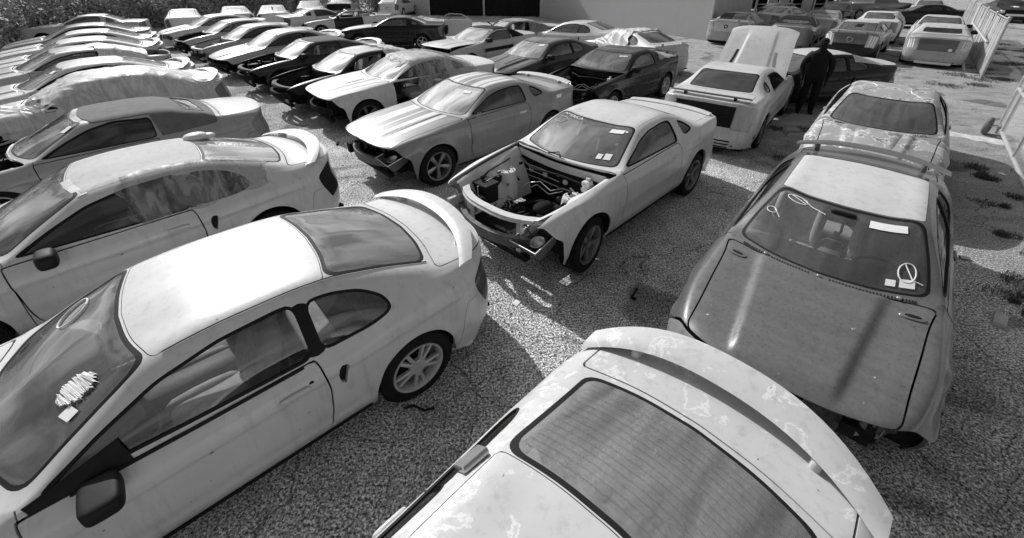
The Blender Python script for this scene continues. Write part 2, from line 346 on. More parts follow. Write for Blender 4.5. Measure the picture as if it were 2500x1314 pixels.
class Shell:
    def __init__(S, kind):
        S.kind = kind; sp = SPEC[kind]; S.sp = sp; C = net(sp); S.C = C
        ns, nl = C.shape[:2]; du = 8; dv = 11
        tu = np.linspace(0, ns-1, (ns-1)*du+1); tv = np.linspace(0, nl-1, (nl-1)*dv+1)
        G = catmull(None, C.transpose(1, 0, 2).reshape(nl, -1), tv).reshape(len(tv), ns, 3).transpose(1, 0, 2)
        G = pchip(range(ns), G.reshape(ns, -1), tu).reshape(len(tu), len(tv), 3)
        U, V = np.meshgrid(tu, tv, indexing='ij')
        G[:, -1, 1] = 0
        for _ in range(4):                               # soften
            Q = G.copy(); Q[1:-1, 1:-1] = .5*G[1:-1, 1:-1]+.125*(G[2:, 1:-1]+G[:-2, 1:-1]+G[1:-1, 2:]+G[1:-1, :-2])
            m = G[1:-1, -2].copy(); Q[1:-1, -1] = .5*G[1:-1, -1]+.125*(G[2:, -1]+G[:-2, -1])+.25*m; Q[:, -1, 1] = 0; G = Q
        X, Y, Z = G[..., 0], G[..., 1], G[..., 2]; s1 = sp['p'] < .7
        wb, wr = sp['wb'], sp['wr']; R = .365 if not s1 else .385; zc = wr+.005; S.R = R; S.zc = zc
        # wheel-arch flares, side feature line, hood bulges
        side = (V < 3.9)
        for cx in (wb, -wb):
            d = np.hypot(X-cx, Z-zc)-R
            Y += np.where(side, .020*np.exp(-(np.clip(d, -.02, 1)/.055)**2)*smoothstep(.15, .35, Z), 0)
        hood = (U >= 4) & (U <= 8.6)
        if s1:
            Y -= np.where(side, .018*smoothstep(.62, .50, Z)*smoothstep(.34, .44, Z)*smoothstep(.9, .6, X)*smoothstep(-1.1, -.75, X), 0)
            Y += np.where(V < 4.2, .012*np.exp(-((Z-(.86+.02*X))/.03)**2)*smoothstep(-1.6, -1.2, X), 0)
            yr = .30+.06*(1.9-X)
            Z += np.where(hood, .020*smoothstep(yr+.05, yr-.03, Y)*smoothstep(4.2, 5.2, U)*smoothstep(8.5, 7.6, U), 0)
        else:
            zl = .735+.035*np.clip(-X, -1.2, 2.0)
            Y -= np.where(V < 3.95, .020*smoothstep(zl+.012, zl-.014, Z)*smoothstep(.46, .60, Z)*smoothstep(1.9, 1.4, X)*smoothstep(-2.1, -1.6, X), 0)
            Y += np.where(side, .012*smoothstep(.40, .37, Z)*smoothstep(.24, .30, Z)*smoothstep(1.0, .85, X)*smoothstep(-.95, -.85, X), 0)
            yr = .34+.11*(1.9-X)
            Z += np.where(hood, .036*smoothstep(yr+.04, yr-.03, Y)*smoothstep(4.05, 4.8, U)*smoothstep(8.4, 7.6, U), 0)
        Pu = np.gradient(G, axis=0); Pv = np.gradient(G, axis=1)
        Pv[:, -1] = np.stack([np.zeros(len(tu)), Pv[:, -1, 1], np.zeros(len(tu))], -1)
        Nn = np.cross(Pu, Pv); Nn[:, -1, 1] = 0; Nn /= np.linalg.norm(Nn, axis=-1, keepdims=True)+1e-12
        mc = len(tu)//2
        if Nn[mc, -1, 2] < 0: Nn = -Nn; S.flip = True
        else: S.flip = False
        E = (Pu**2).sum(-1); F = (Pu*Pv).sum(-1); H = (Pv**2).sum(-1); D = E*H-F*F+1e-12
        def met(f):
            a = np.gradient(f, axis=0); b = np.gradient(f, axis=1); g = (H*a*a-2*F*a*b+E*b*b)/D
            return f/np.sqrt(np.maximum(g, 1e-3))
        mu = lambda k: met(U-k); mv = lambda k: met(V-k)
        ch = {}
        far = np.full(X.shape, 9.)
        ch['archf'] = np.where(V < 4, np.hypot(X-wb, Z-zc)-R, 9); ch['archr'] = np.where(V < 4, np.hypot(X+wb, Z-zc)-R, 9)
        # bumpers: the fan rows, below the lamps' line at the rear
        ch['fbump'] = mu(3.97)
        ch['rbump'] = smax(-mu(21.05), met(Z-(.70 if not s1 else .68)), .02)
        ch['rpanel'] = -mu(21.05)
        vh = 4.75 if not s1 else 4.55
        ch['hood'] = smax(smax(-mu(4.0), mu(8.0 if s1 else 8.05), .04), -mv(vh), .06)
        ch['trunk'] = smax(smax(-mu(18.55), mu(21.0), .04), -mv(5.55), .06)
        ch['ws'] = smax(smax(-mu(9.0), mu(12.0), .10), -mv(6.0), .10)
        if kind in ('snc', 's1c'):
            ch['top'] = smax(smax(-mu(12.25), mu(17.9), .03), -np.maximum(mv(5.9), np.where(X < (-.62 if not s1 else -.76), mv(4.15), -9.)), .03)
            ch['bl'] = smax(smax(-mu(15.9), mu(17.25), .08), -mv(6.35), .08)
        else:
            ch['bl'] = smax(smax(-mu(15.0), mu(18.0), .10), -mv(6.05), .10)
            ch['top'] = smax(smax(-mu(12.05), mu(14.97), .005), -mv(6.05), .005)
        ch['win'] = np.where(V < 6.3, smax(polysdf(sp['win'], X, Z), mv(5.93), .02), 9)
        ch['qwin'] = np.where(V < 6.3, polysdf(sp['qwin'], X, Z), 9) if sp['qwin'] else far
        ch['pil'] = np.where(V < 6.3, smax(polysdf([(-.56,sp['win'][-1][1]-.002),(-.56,1.268),(-.69,1.252),(-.70,sp['win'][-1][1]+.008)], X, Z), mv(5.93), .02), 9) if not s1 and kind == 'sn' else far
        d0, d1 = sp['door']; zt = sp['mid'][10][7]
        dp = [(d0+.015, zt+.02), (d0, .72), (d0-.02, .42), (d0-.06, .29), (d0-.12, .265), (d1+.10, .265), (d1+.03, .30), (d1-.0, .42), (d1-.035, .66), (d1-.0, zt+.02)]
        ch['door'] = np.where(V < 4.6, np.maximum(polysdf(dp, X, Z), mv(4.02 if kind[0] == 's' else 4)), 9)
        ch['fender'] = np.where(V < 5.2, np.maximum(-mu(4.0), (d0-X)), 9)
        # lamps
        if not s1:
            ch['head'] = smax(smax(-mu(2.55), mu(3.85), .05), smax(-mv(3.0), mv(5.75), .07), .05)
            ch['tail'] = smax(smax(-mu(21.25), mu(23.0), .03), smax(-mv(3.15), mv(5.1), .03), .04)
            ch['scoop'] = np.where(V < 4, polysdf([(-.70,.82),(-.79,.82),(-.73,.62),(-.70,.64)], X, Z), 9)
        else:
            ch['head'] = smax(smax(-mu(2.5), mu(3.8), .03), smax(-mv(4.0), mv(5.8), .03), .03)
            ch['tail'] = smax(smax(-mu(21.3), mu(23.1), .02), smax(-mv(3.3), mv(6.1), .02), .02)
            ch['scoop'] = far
        ch['grille'] = smax(smax(-mu(1.9), mu(3.6), .03), -mv(6.0 if not s1 else 5.95), .05)
        ch['shelf'] = U*1.0
        S.names = list(ch); S.ci = {k: 6+i for i, k in enumerate(S.names)}
        A = np.concatenate([G, Nn]+[np.asarray(ch[k], float)[..., None] for k in S.names], -1)
        S.G, S.Nn, S.tu, S.tv = G, Nn, tu, tv
        S.A = [r for r in A.reshape(-1, A.shape[-1])]
        a, b = len(tu), len(tv)
        q = [(i*b+j, (i+1)*b+j, (i+1)*b+j+1, i*b+j+1) for i in range(a-1) for j in range(b-1)]
        S.polys = q if not S.flip else [t[::-1] for t in q]
    def split(S, polys, name, lev):
        c = S.ci[name]; A = S.A; neg = []; pos = []; cache = {}
        vals = np.fromiter((r[c] for r in A), float, len(A))-lev; vl = list(vals)
        for p in polys:
            s = [vl[i] < 0 for i in p]
            if all(s): neg.append(p); continue
            if not any(s): pos.append(p); continue
            a = []; b = []; n = len(p)
            for k in range(n):
                i, j = p[k], p[(k+1) % n]
                (a if s[k] else b).append(i)
                if s[k] != s[(k+1) % n]:
                    e = (i, j) if i < j else (j, i); v = cache.get(e)
                    if v is None:
                        t = vl[e[0]]/(vl[e[0]]-vl[e[1]]); r = A[e[0]]*(1-t)+A[e[1]]*t
                        A.append(r); v = len(A)-1; cache[e] = v
                    a.append(v); b.append(v)
            if len(a) > 2: neg.append(tuple(a))
            if len(b) > 2: pos.append(tuple(b))
        return neg, pos
    def take(S, polys, name, gap=.006):
        a, r = S.split(polys, name, -gap/2)
        if gap: _, r = S.split(r, name, gap/2)
        return a, r
    def mesh(S, polys, name, mat, sides='both', off=0.0, skirt=.014):
        """sides: both (mirrored and welded), 1 left, -1 right"""
        used = sorted({i for p in polys for i in p}); ix = {i: k for k, i in enumerate(used)}
        A = np.array([S.A[i][:6] for i in used]); P = A[:, :3]+A[:, 3:]*off; Nn = A[:, 3:]/(np.linalg.norm(A[:, 3:], axis=1, keepdims=True)+1e-9)
        cen = np.abs(A[:, 1]) < 1e-5
        vs = []; ns = []; fs = []
        F = [tuple(ix[i] for i in p) for p in polys]
        def edges(F):
            cnt = {}
            for f in F:
                for k in range(len(f)):
                    e = (f[k], f[(k+1) % len(f)])
                    if (e[1], e[0]) in cnt: cnt[(e[1], e[0])] = 0
                    else: cnt[e] = 1
            return [e for e, c in cnt.items() if c and not (cen[e[0]] and cen[e[1]])]
        bd = edges(F) if skirt else []
        M = np.array([1, -1, 1])
        def emit(mirror):
            o = len(vs); mp = {}
            for k in range(len(P)):
                if mirror and sides == 'both' and cen[k]: mp[k] = k; continue
                mp[k] = len(vs); vs.append(tuple(P[k]*(M if mirror else 1))); ns.append(tuple(Nn[k]*(M if mirror else 1)))
            for f in F:
                g = tuple(mp[i] for i in f); fs.append((g[::-1] if mirror else g, 0))
            for a, b in bd:
                ja, jb = len(vs), len(vs)+1
                for k in (a, b):
                    q = P[k]-Nn[k]*skirt; vs.append(tuple(q*(M if mirror else 1))); ns.append((0, 0, 1))
                g = (mp[b], mp[a], ja, jb); fs.append((g[::-1] if mirror else g, 1))
        if sides in ('both', 1): emit(False)
        if sides in ('both', -1): emit(True)
        me = bpy.data.meshes.new(name); me.from_pydata(vs, [], [f for f, _ in fs]); me.update()
        me.materials.append(mat); me.polygons.foreach_set('use_smooth', [True]*len(fs))
        ln = []
        for poly, (f, k) in zip(me.polygons, fs):
            if k: ln += [tuple(poly.normal)]*len(f)
            else: ln += [ns[i] for i in poly.vertices]
        me.normals_split_custom_set(ln); return me
    def point(S, u, v, off=0.0, side=1):
        fu = np.clip(u/(S.tu[-1])*(len(S.tu)-1), 0, len(S.tu)-1.001); fv = np.clip(v/S.tv[-1]*(len(S.tv)-1), 0, len(S.tv)-1.001)
        i, j = int(fu), int(fv); a, b = fu-i, fv-j
        f = lambda M: M[i, j]*(1-a)*(1-b)+M[i+1, j]*a*(1-b)+M[i, j+1]*(1-a)*b+M[i+1, j+1]*a*b
        p = f(S.G); n = f(S.Nn); q = p+n*off; return Vector((q[0], q[1]*side, q[2])), Vector((n[0], n[1]*side, n[2]))

PROTO = {}
def proto(kind):
    if kind in PROTO: return PROTO[kind]
    S = Shell(kind); P = S.polys; pt = paint('neutral paint', .5); out = {}
    _, P = S.split(P, 'archf', 0.0); _, P = S.split(P, 'archr', 0.0)
    conv = kind.endswith('c')
    ws, P = S.take(P, 'ws', 0); wg, wt = S.split(ws, 'ws', -.026)
    out['windshield'] = (S.mesh(wg, 'windshield', glassmat('clear glass'), off=-.003, skirt=0), 0); trim = list(wt)
    if conv:
        tp, P = S.take(P, 'top', .004); bl, tp = S.split(tp, 'bl', 0.0)
        out['soft_top'] = (S.mesh(tp, 'soft_top', pt, off=.012, skirt=.02), 0)
        bg_, bt = S.split(bl, 'bl', -.014); out['rear_window'] = (S.mesh(bg_, 'rear_window', glassmat('clear glass'), off=.004, skirt=0), 0); trimb = bt
        out['rear_window_frame'] = (S.mesh(bt, 'rear_window_frame', TRIM(), off=.016, skirt=.02), 0)
    else:
        bl, P = S.take(P, 'bl', 0); bg_, bt = S.split(bl, 'bl', -.028); out['rear_window'] = (S.mesh(bg_, 'rear_window', glassmat('clear glass'), off=-.003, skirt=0), 0); trim += bt
        tp, P = S.take(P, 'top', .005); out['roof'] = (S.mesh(tp, 'roof', pt), 0)
    wn, P = S.take(P, 'win', 0); wg, wt = S.split(wn, 'win', -.016); trim += wt
    for sd in (1, -1): out['door_window', sd] = (S.mesh(wg, 'door_window', glassmat('clear glass'), sd, off=-.014, skirt=0), 0)
    if not conv:
        wn, P = S.take(P, 'qwin', 0); wg, wt = S.split(wn, 'qwin', -.016); trim += wt; pl_, P = S.take(P, 'pil', 0); trim += pl_
        for sd in (1, -1): out['quarter_window', sd] = (S.mesh(wg, 'quarter_window', glassmat('clear glass'), sd, off=-.010, skirt=0), 0)
    out['window_trim'] = (S.mesh(trim, 'window_trim', TRIM(), off=-.001, skirt=.02), 0)
    if kind[:2] == 'sn':
        sc, P = S.take(P, 'scoop', 0)
        for sd in (1, -1): out['side_scoop', sd] = (S.mesh(sc, 'side_scoop', BLACK(), sd, off=-.03, skirt=0), 0)
    hd, P = S.take(P, 'head', .006); 
    for sd in (1, -1): out['headlight', sd] = (S.mesh(hd, 'headlight', pt, sd), 0)
    gr, P = S.take(P, 'grille', 0); out['grille'] = (S.mesh(gr, 'grille', BLACK(), off=-.02, skirt=.0), 0)
    fb, P = S.take(P, 'fbump', .006); out['front_bumper'] = (S.mesh(fb, 'front_bumper', pt), 0)
    ho, P = S.take(P, 'hood', .013); out['hood'] = (S.mesh(ho, 'hood', pt, skirt=.02), 0)
    tl, P = S.take(P, 'tail', .005)
    for sd in (1, -1): out['taillight', sd] = (S.mesh(tl, 'taillight', pt, sd), 0)
    rb, P = S.take(P, 'rbump', .005); out['rear_bumper'] = (S.mesh(rb, 'rear_bumper', pt), 0)
    tk, P = S.take(P, 'trunk', .012); out['trunk_lid'] = (S.mesh(tk, 'trunk_lid', pt, skirt=.02), 0)
    dr, P = S.take(P, 'door', .012)
    for sd in (1, -1): out['door', sd] = (S.mesh(dr, 'door', pt, sd), 0)
    fe, P = S.take(P, 'fender', .008)
    for sd in (1, -1): out['fender', sd] = (S.mesh(fe, 'fender', pt, sd, skirt=.02), 0)
    out['body_shell'] = (S.mesh(P, 'body_shell', pt, skirt=.03), 0)
    out['under'] = (underbody(S).mesh('underbody', DARK()), 0)
    PROTO[kind] = (S, out); return PROTO[kind]
def underbody(S):
    m = MB(); wb = S.sp['wb']; W = S.sp['W']-.03; R = S.R+.004; zc = S.zc
    m.box(-wb-.95, -wb-.42, -.62, .62, .24, .27); m.box(-wb+.40, wb-.42, -W+.03, W-.03, .215, .235)
    m.box(-wb-.4, -wb+.4, -.5, .5, .30, .62); m.box(.62 if W > .88 else .72, .80, -.72, .72, .23, .86 if W < .89 else .93)
    m.box(wb+.36, wb+.56, -.62, .62, .30, .38); m.box(wb-.45, wb+.45, -.34, .34, .26, .33)
    for cx in (wb, -wb):
        for sd in (1, -1):
            n = 20; vs = []; fs = []
            for k in range(n+1):
                t = -.15+(PI+.3)*k/n; x = cx+R*math.cos(t); z = zc+R*math.sin(t)
                vs += [(x, sd*(W-.005), z), (x, sd*.52, z)]
            for k in range(n): fs.append((2*k, 2*k+1, 2*k+3, 2*k+2))
            c = len(vs); vs.append((cx, sd*.53, zc))
            for k in range(n): fs.append((2*k+1, c, 2*k+3))
            m.add(vs, fs)
            m.tube([(cx, sd*.1, zc), (cx, sd*.72, zc)], .05)
    return m
# ------------------------------------------------------------------ wheels
WH = {}
def wheel_meshes(style):
    if style in WH: return WH[style]
    r = .325 if style != 'bullitt' else .345; rr = r-.108 if style != 'bullitt' else r-.112
    t = MB(); w = .122
    t.lathe([(rr+.004, -w+.02), (rr+.03, -w), (r-.03, -w+.004), (r-.008, -w+.02), (r, -w*.55), (r, 0), (r, w*.55), (r-.008, w-.02), (r-.03, w-.004), (rr+.03, w), (rr+.004, w-.02)], 56)
    for k in range(56):                                   # tread blocks
        a = 2*PI*k/56; T = Matrix.Rotation(-a, 4, 'Y')
        for y0 in (-.08, -.03, .03, .08): t.box(r-.004, r+.004, y0-.019, y0+.019, -.012, .012, T)
    m = MB()
    m.lathe([(rr+.012, w-.012), (rr+.008, w-.004), (rr-.006, w-.008), (rr-.016, w-.03), (rr-.02, .02), (rr-.03, -.05), (rr-.02, -w+.02), (rr+.012, -w+.01)], 48)
    def spoke(a, r0, r1, w0, w1, y0, y1, th=.02):
        vs = []
        for q, ww, yy in ((r0, w0, y0), (r1, w1, y1)):
            vs += [(q, yy, -ww), (q, yy+th*.3, 0), (q, yy, ww), (q, yy-th, ww*1.1), (q, yy-th, -ww*1.1)]
        m.add(vs, [(0,1,6,5), (1,2,7,6), (2,3,8,7), (3,4,9,8), (4,0,5,9)], Matrix.Rotation(a, 4, 'Y'))
    yo = w-.035
    if style == 'bullitt':
        for k in range(5): spoke(2*PI*k/5+.3, .04, rr-.01, .020, .038, yo-.01, yo+.004, .03)
    elif style == 'double':
        for k in range(5):
            for s in (-.20, .20): spoke(2*PI*k/5+s+.2, .05, rr-.008, .014, .014, yo+.012, yo, .025)
            spoke(2*PI*k/5+.2, .05, .10, .03, .03, yo+.012, yo+.008, .02)
    else:
        for k in range(5): spoke(2*PI*k/5+.1, .04, rr-.008, .028, .020, yo+.006, yo-.002, .03)
    m.lathe([(0.001, -.02), (rr-.03, -.02)], 24, mi=1); m.lathe([(rr-.0195, .03), (rr-.0195, -.02)], 32, mi=1)
    hub = MB(); hr = .062 if style == 'double' else .032
    hub.lathe([(hr+.012, yo-.02), (hr+.010, yo+.008), (hr, yo+.017), (.001, yo+.02)], 24)
    if style == 'bullitt':
        for k in range(5):
            a = 2*PI*k/5+.9; hub.tube([(.057*math.cos(a), yo-.02, .057*math.sin(a)), (.057*math.cos(a), yo+.012, .057*math.sin(a))], .009, 6)
    WH[style] = (t.mesh('tyre', RUBBER()), m.mesh('rim', [ALLOY(), DARK()], 25), hub.mesh('hub_cap', ALLOY(), 25)); return WH[style]
def add_wheel(root, x, side, style, y, r, steer=0, rimmat=None, tyre_only=False, drop=0):
    ty, rim, hub = wheel_meshes(style)
    o = mk('wheel', rim, root, (x, side*y, r-drop), rimmat)
    o.rotation_euler = (0, random.uniform(0, 6), (0 if side > 0 else PI)+steer)
    a = mk('tyre', ty, o); b = mk('hub_cap', hub, o, None, rimmat)
    return o
# ------------------------------------------------------------------ interior, mirrors, wings, engine bay
INT = {}
def interior(kind):
    if kind in INT: return INT[kind]
    s1 = kind[:2] == 's1'; dz = .05 if s1 else 0; dx = -.08 if s1 else 0; r = {}
    m = MB(); T = None
    m.blob((0, 0, .47+dz), (.27, .25, .085), (.5, .45), (20, 10))
    Tb = Matrix.Translation((-.25, 0, .53+dz)) @ Matrix.Rotation(-.32, 4, 'Y')
    m.blob((0, 0, .28), (.075, .25, .33), (.5, .5), (20, 12), Tb)
    for sd in (-1, 1): m.blob((.05, sd*.20, .24), (.06, .05, .26), (.8, .8), (10, 8), Tb); m.blob((.05, sd*.21, .52+dz), (.24, .05, .05), (.8, .8), (10, 6))
    m.blob((-.01, 0, .66), (.045, .13, .085), (.6, .6), (14, 8), Tb)
    r['seat'] = m.mesh('seat', SEATM(), 60)
    m = MB(); m.blob((0, 0, 0), (.24, .58, .08), (.5, .4), (24, 8)); m.blob((-.27, 0, .27), (.09, .58, .27), (.5, .4), (24, 8), Matrix.Rotation(-.25, 4, 'Y')); m.box(-.72, -.28, -.60, .60, .40, .43, c=.01)
    for sd in (-.28, .28): m.blob((-.3, sd, .2), (.09, .25, .22), (.6, .6), (14, 8), Matrix.Rotation(-.25, 4, 'Y'))
    r['rear_seat'] = m.mesh('rear_seat', SEATM(), 60)
    m = MB()
    W = .70
    n = 24; vs = []; fs = []
    for i in range(n+1):
        y = -W+2*W*i/n; hump = .035*math.exp(-((y-.37)/.17)**2); k = (y/W)**2
        pr = [(.93-.22*k, .885), (.72-.1*k, .90+hump*.4), (.55, .90+hump), (.47, .875+hump), (.44, .80), (.50, .68), (.52, .55)]
        vs += [(px, y, pz) for px, pz in pr]
    for i in range(n):
        for j in range(6): fs.append((i*7+j, i*7+j+1, i*7+7+j+1, i*7+7+j))
    m.add(vs, fs); m.box(-.45, .5, -.10, .10, .32, .58, c=.03)
    for y0 in (-.6, -.1, .06, .6): m.box(.455, .47, y0-.05, y0+.05, .80, .86)
    r['dashboard'] = m.mesh('dashboard', DASHM(), 60)
    m = MB(); T = Matrix.Translation((.37, .37, .80)) @ Matrix.Rotation(-.42, 4, 'Y') @ Matrix.Rotation(PI/2, 4, 'Z')
    pts = [(.185*math.cos(a), 0, .185*math.sin(a)) for a in np.linspace(0, 2*PI, 33)]
    T2 = Matrix.Translation((.36, .37, .80)) @ Matrix.Rotation(PI/2, 4, 'Z') @ Matrix.Rotation(.45, 4, 'X')
    m.tube(pts, .015, 8, T=T2, caps=False); m.blob((0, 0, 0), (.07, .03, .06), T=T2)
    for a in (.2, PI-.2, -PI/2): m.tube([(0, 0, 0), (.18*math.cos(a), 0, .18*math.sin(a))], .012, 6, T=T2)
    m.tube([(.36, .37, .80), (.62, .37, .70)], .035)
    r['steering_wheel'] = m.mesh('steering_wheel', plain('steering wheel vinyl', .12, .5), 60)
    INT[kind] = (r, dx, dz); return INT[kind]
def mirror_mesh():
    if 'mirror' in INT: return INT['mirror']
    m = MB(); m.blob((0, .12, .03), (.075, .12, .075), (.6, .6), (16, 10)); m.box(-.05, .04, -.03, .06, -.03, .02, c=.01); INT['mirror'] = m.mesh('mirror', BLACK(), 60); return INT['mirror']
def handle_mesh():
    if 'handle' in INT: return INT['handle']
    m = MB(); m.blob((0, 0, 0), (.095, .014, .02), (.5, .5), (20, 6)); INT['handle'] = m.mesh('door_handle', paint('neutral paint', .5), 60); return INT['handle']
def wing(root, x, half, z, chord, mat, post=.1, postx=.5, sweep=.10, drop=0.0, th=.02, name='spoiler', foot=1.0):
    """an arched wing across the deck: aerofoil section swept forward and down at the tips, on posts"""
    m = MB(); n = 28; vs = []; fs = []
    for i in range(n+1):
        s = -1+2*i/n; k = abs(s)**3; y = half*s; cx = x+sweep*s*s+sweep*.6*k; zz = z-drop*k; c = chord*(1-.25*k)
        sec = [(c*.5, -.006), (c*.30, th*.5), (0, th*.85), (-c*.35, th*.95), (-c*.5, th*.9), (-c*.52, th*.4), (-c*.3, -th*.1), (c*.2, -th*.35)]
        vs += [(cx+a, y, zz+b) for a, b in sec]
    for i in range(n):
        for j in range(8): q = (j+1) % 8; fs.append((i*8+j, i*8+8+j, i*8+8+q, i*8+q))
    fs += [tuple(range(8)), tuple(range(n*8+7, n*8-1, -1))]
    m.add(vs, fs); o = m.obj(name, mat, root, 50)
    if post:
        for sd in (1, -1):
            p = MB(); s = postx; cx = x+sweep*s*s+chord*.34; p.blob((cx, sd*half*s, z-drop*s**3-post*.62), (.055, .028, post*.55), (.45, .55), (14, 10)); p.obj('spoiler_post', mat, o, 60)
    return o
def ducktail(root, S, mat, h=.10):
    """a raised lip spoiler that grows out of the deck and wraps into the rear quarters"""
    m = MB(); n = 36; vs = []; fs = []
    for i in range(n+1):
        s = -1+2*i/n; k = abs(s); y = .775*s; e = smoothstep(1.0, .72, k); cx = -2.13+.30*k**3.2; zb = 1.055-.075*k**3
        H = float(h*e); sec = [(.17, .0), (.10, H*.35), (.02, H*.85+.004), (-.07, H+.012), (-.12, H+.008), (-.135, H*.55), (-.13, -.04), (.0, -.03)]
        vs += [(cx+a, y, zb+b) for a, b in sec]
    for i in range(n):
        for j in range(8): q = (j+1) % 8; fs.append((i*8+j, i*8+8+j, i*8+8+q, i*8+q))
    fs += [tuple(range(8)), tuple(range(n*8+7, n*8-1, -1))]
    m.add(vs, fs); return m.obj('spoiler', mat, root, 50)
def engine_bay(root, kind, bm, detail=True, dark=False):
    s1 = kind[:2] == 's1'; wb = 1.36 if s1 else 1.286; zt = .86 if s1 else .80; xf = 2.02 if s1 else 1.95; xb = .86 if s1 else .96
    ap = MB()
    for sd in (1, -1):                                    # inner fender aprons with bowed top flange
        n = 16; vs = []; fs = []
        for i in range(n+1):
            t = i/n; x = xb+(xf-xb)*t; bulge = .10*math.exp(-((x-wb+.05)/.17)**2); z1 = zt+(.06-.17*t if not s1 else .07-.13*t); y1 = .72-.10*t**3
            vs += [(x, sd*(y1+.05), z1+.015), (x, sd*y1, z1), (x, sd*(y1-.05-bulge), z1-.10), (x, sd*(.50-bulge*.8), .50), (x, sd*.46, .32)]
        for i in range(n):
            for j in range(4): fs.append((i*5+j, i*5+j+1, i*5+5+j+1, i*5+5+j))
        ap.add(vs, fs)
    ap.obj('inner_fender', bm, root, 50)
    fw = MB(); n = 14; vs = []; fs = []
    for i in range(n+1):
        y = -.72+1.44*i/n; hx = .05*math.cos(y*3)
        vs += [(xb+.02+hx, y, zt+.09), (xb+.0+hx, y, zt-.02), (xb-.06, y, zt-.04), (xb-.10, y, .35)]
    for i in range(n):
        for j in range(3): fs.append((i*4+j, i*4+j+1, i*4+5+j, i*4+4+j))
    fw.add(vs, fs)
    for y0 in (-.5, -.25, .1, .42): fw.blob((xb-.035, y0, .66), (.02, .04, .035), (.7, .7), (10, 6))
    for z0 in (.58, .66, .74): fw.tube([(xb-.0, -.60, z0), (xb+.03, -.30, z0+.02), (xb+.03, .05, z0+.01)], .005, 5)
    fw.obj('firewall', bm, root, 50)
    for sd in (1, -1):
        t = MB(); x0 = wb-.10
        T = Matrix.Translation((x0, sd*.55, 0)) @ Matrix.Rotation(PI/2, 4, 'X')
        t.lathe([(.16, .40), (.145, .60), (.125, zt-.11), (.115, zt-.085), (.05, zt-.08), (.045, zt-.10), (.001, zt-.10)], 22, T)
        for k in range(6): a = k*PI/3; t.tube([(x0+.085*math.cos(a), sd*.55+.085*math.sin(a), zt-.1), (x0+.085*math.cos(a), sd*.55+.085*math.sin(a), zt-.06)], .009, 6)
        t.obj('strut_tower', bm, root, 40)
    rs = MB(); pts = []
    for i in range(13):
        y = -.72+1.44*i/12; pts.append((xf+.10-.30*abs(y/.72)**2.6, y, zt-.10-.02*abs(y)))
    for a, b in zip(pts[:-1], pts[1:]):
        d = Vector(b)-Vector(a); T = Matrix.Translation(a) @ Vector((1, 0, 0)).rotation_difference(d).to_matrix().to_4x4()
        rs.box(-.005, d.length+.005, -.045, .045, -.02, .02, T)
    rs.tube([(p[0]+.05, p[1], p[2]-.02) for p in pts], .012, 6)
    for y0 in (-.42, .42): rs.box(xf-.03, xf+.03, y0-.03, y0+.03, .30, zt-.10)
    rs.obj('radiator_support', bm, root, 40)
    lo = MB(); lo.box(xf-.04, xf+.05, -.55, .55, .24, .32, c=.01); lo.box(wb-.1, wb+.15, -.45, .45, .22, .30, c=.01)
    lo.blob((1.2, .05, .40), (.16, .10, .08), (.8, .8)); lo.tube([(1.3, -.3, .36), (1.1, -.05, .42), (1.0, .25, .40)], .03); lo.tube([(1.25, .3, .38), (1.5, .1, .36), (1.6, -.2, .34)], .022)
    lo.obj('crossmember', DARK(), root, 40)
    if detail:
        b = MB(); b.box(xf-.44, xf-.22, -.62, -.38, zt-.36, zt-.13, c=.008); b.box(xf-.45, xf-.21, -.63, -.37, zt-.13, zt-.095, c=.008)
        o = b.obj('battery', BLACK(), root, 30)
        t = MB(); t.tube([(xf-.20, -.5, zt-.42), (xf-.19, -.5, zt-.12), (xf-.43, -.5, zt-.085), (xf-.46, -.5, zt-.3)], .008, 6); t.obj('battery_strap', CHROME(), o)
        r = MB(); r.box(xb+.02, xb+.14, .47, .57, zt-.07, zt+.0, c=.015); r.tube([(xb+.06, .52, zt-.0), (xb+.06, .52, zt+.035)], .028, 12); r.tube([(xb-.02, .52, zt-.09), (xb+.16, .52, zt-.09)], .035, 12)
        r.obj('brake_reservoir', plain('milky plastic', .6, .4), root)
        h = MB()
        h.tube([(xf-.4, -.52, zt-.30), (1.45, -.50, .55), (1.35, -.46, .52), (1.12, -.42, .50), (1.05, -.35, .58), (.98, -.2, .62), (1.0, 0, .56), (.95, .15, .63), (.93, .32, .63)], .008, 6)
        h.tube([(xf-.42, -.50, zt-.34), (1.42, -.47, .52), (1.10, -.38, .47), (1.02, -.22, .585), (1.03, 0, .52), (.96, .17, .60)], .007, 6)
        h.tube([(1.30, -.53, .56), (1.30, -.50, .72), (1.34, -.52, .74)], .009, 6)
        h.tube([(.98, .3, .70), (1.0, .42, .66), (.96, .52, .70), (1.1, .6, .66)], .010, 6)
        h.obj('brake_line', CHROME(), root)
        h = MB(); rr = random.Random(8)
        for q in range(16):
            sd = rr.choice((-1, 1)); x0 = rr.uniform(1.0, 1.85); y0 = sd*rr.uniform(.44, .58); z0 = rr.uniform(.42, zt-.02)
            if q % 3: h.box(x0-.03, x0+.03, y0-.015, y0+.015, z0-.02, z0+.02, c=.004, mi=q % 2)
            else: h.blob((x0, y0, z0), (.03, .02, .03), mi=q % 2)
        h.tube([(.95, -.6, zt), (1.05, -.3, zt-.05), (1.0, .1, zt-.03), (.96, .5, zt-.06)], .014, 6, mi=1)
        tag(h.obj('bay_fittings', [CHROME(), BLACK()], root), kind='stuff')
        h = MB(); rr = random.Random(3)
        for q in range(22):
            p = Vector((1.9+rr.uniform(-.1, .1), rr.uniform(-.6, .6), zt-.16)); L = [p]
            for _ in range(5): p = p+Vector((rr.uniform(-.06, .03), rr.uniform(-.09, .09), rr.uniform(-.07, .03))); L.append(p)
            h.tube(L, .006, 5)
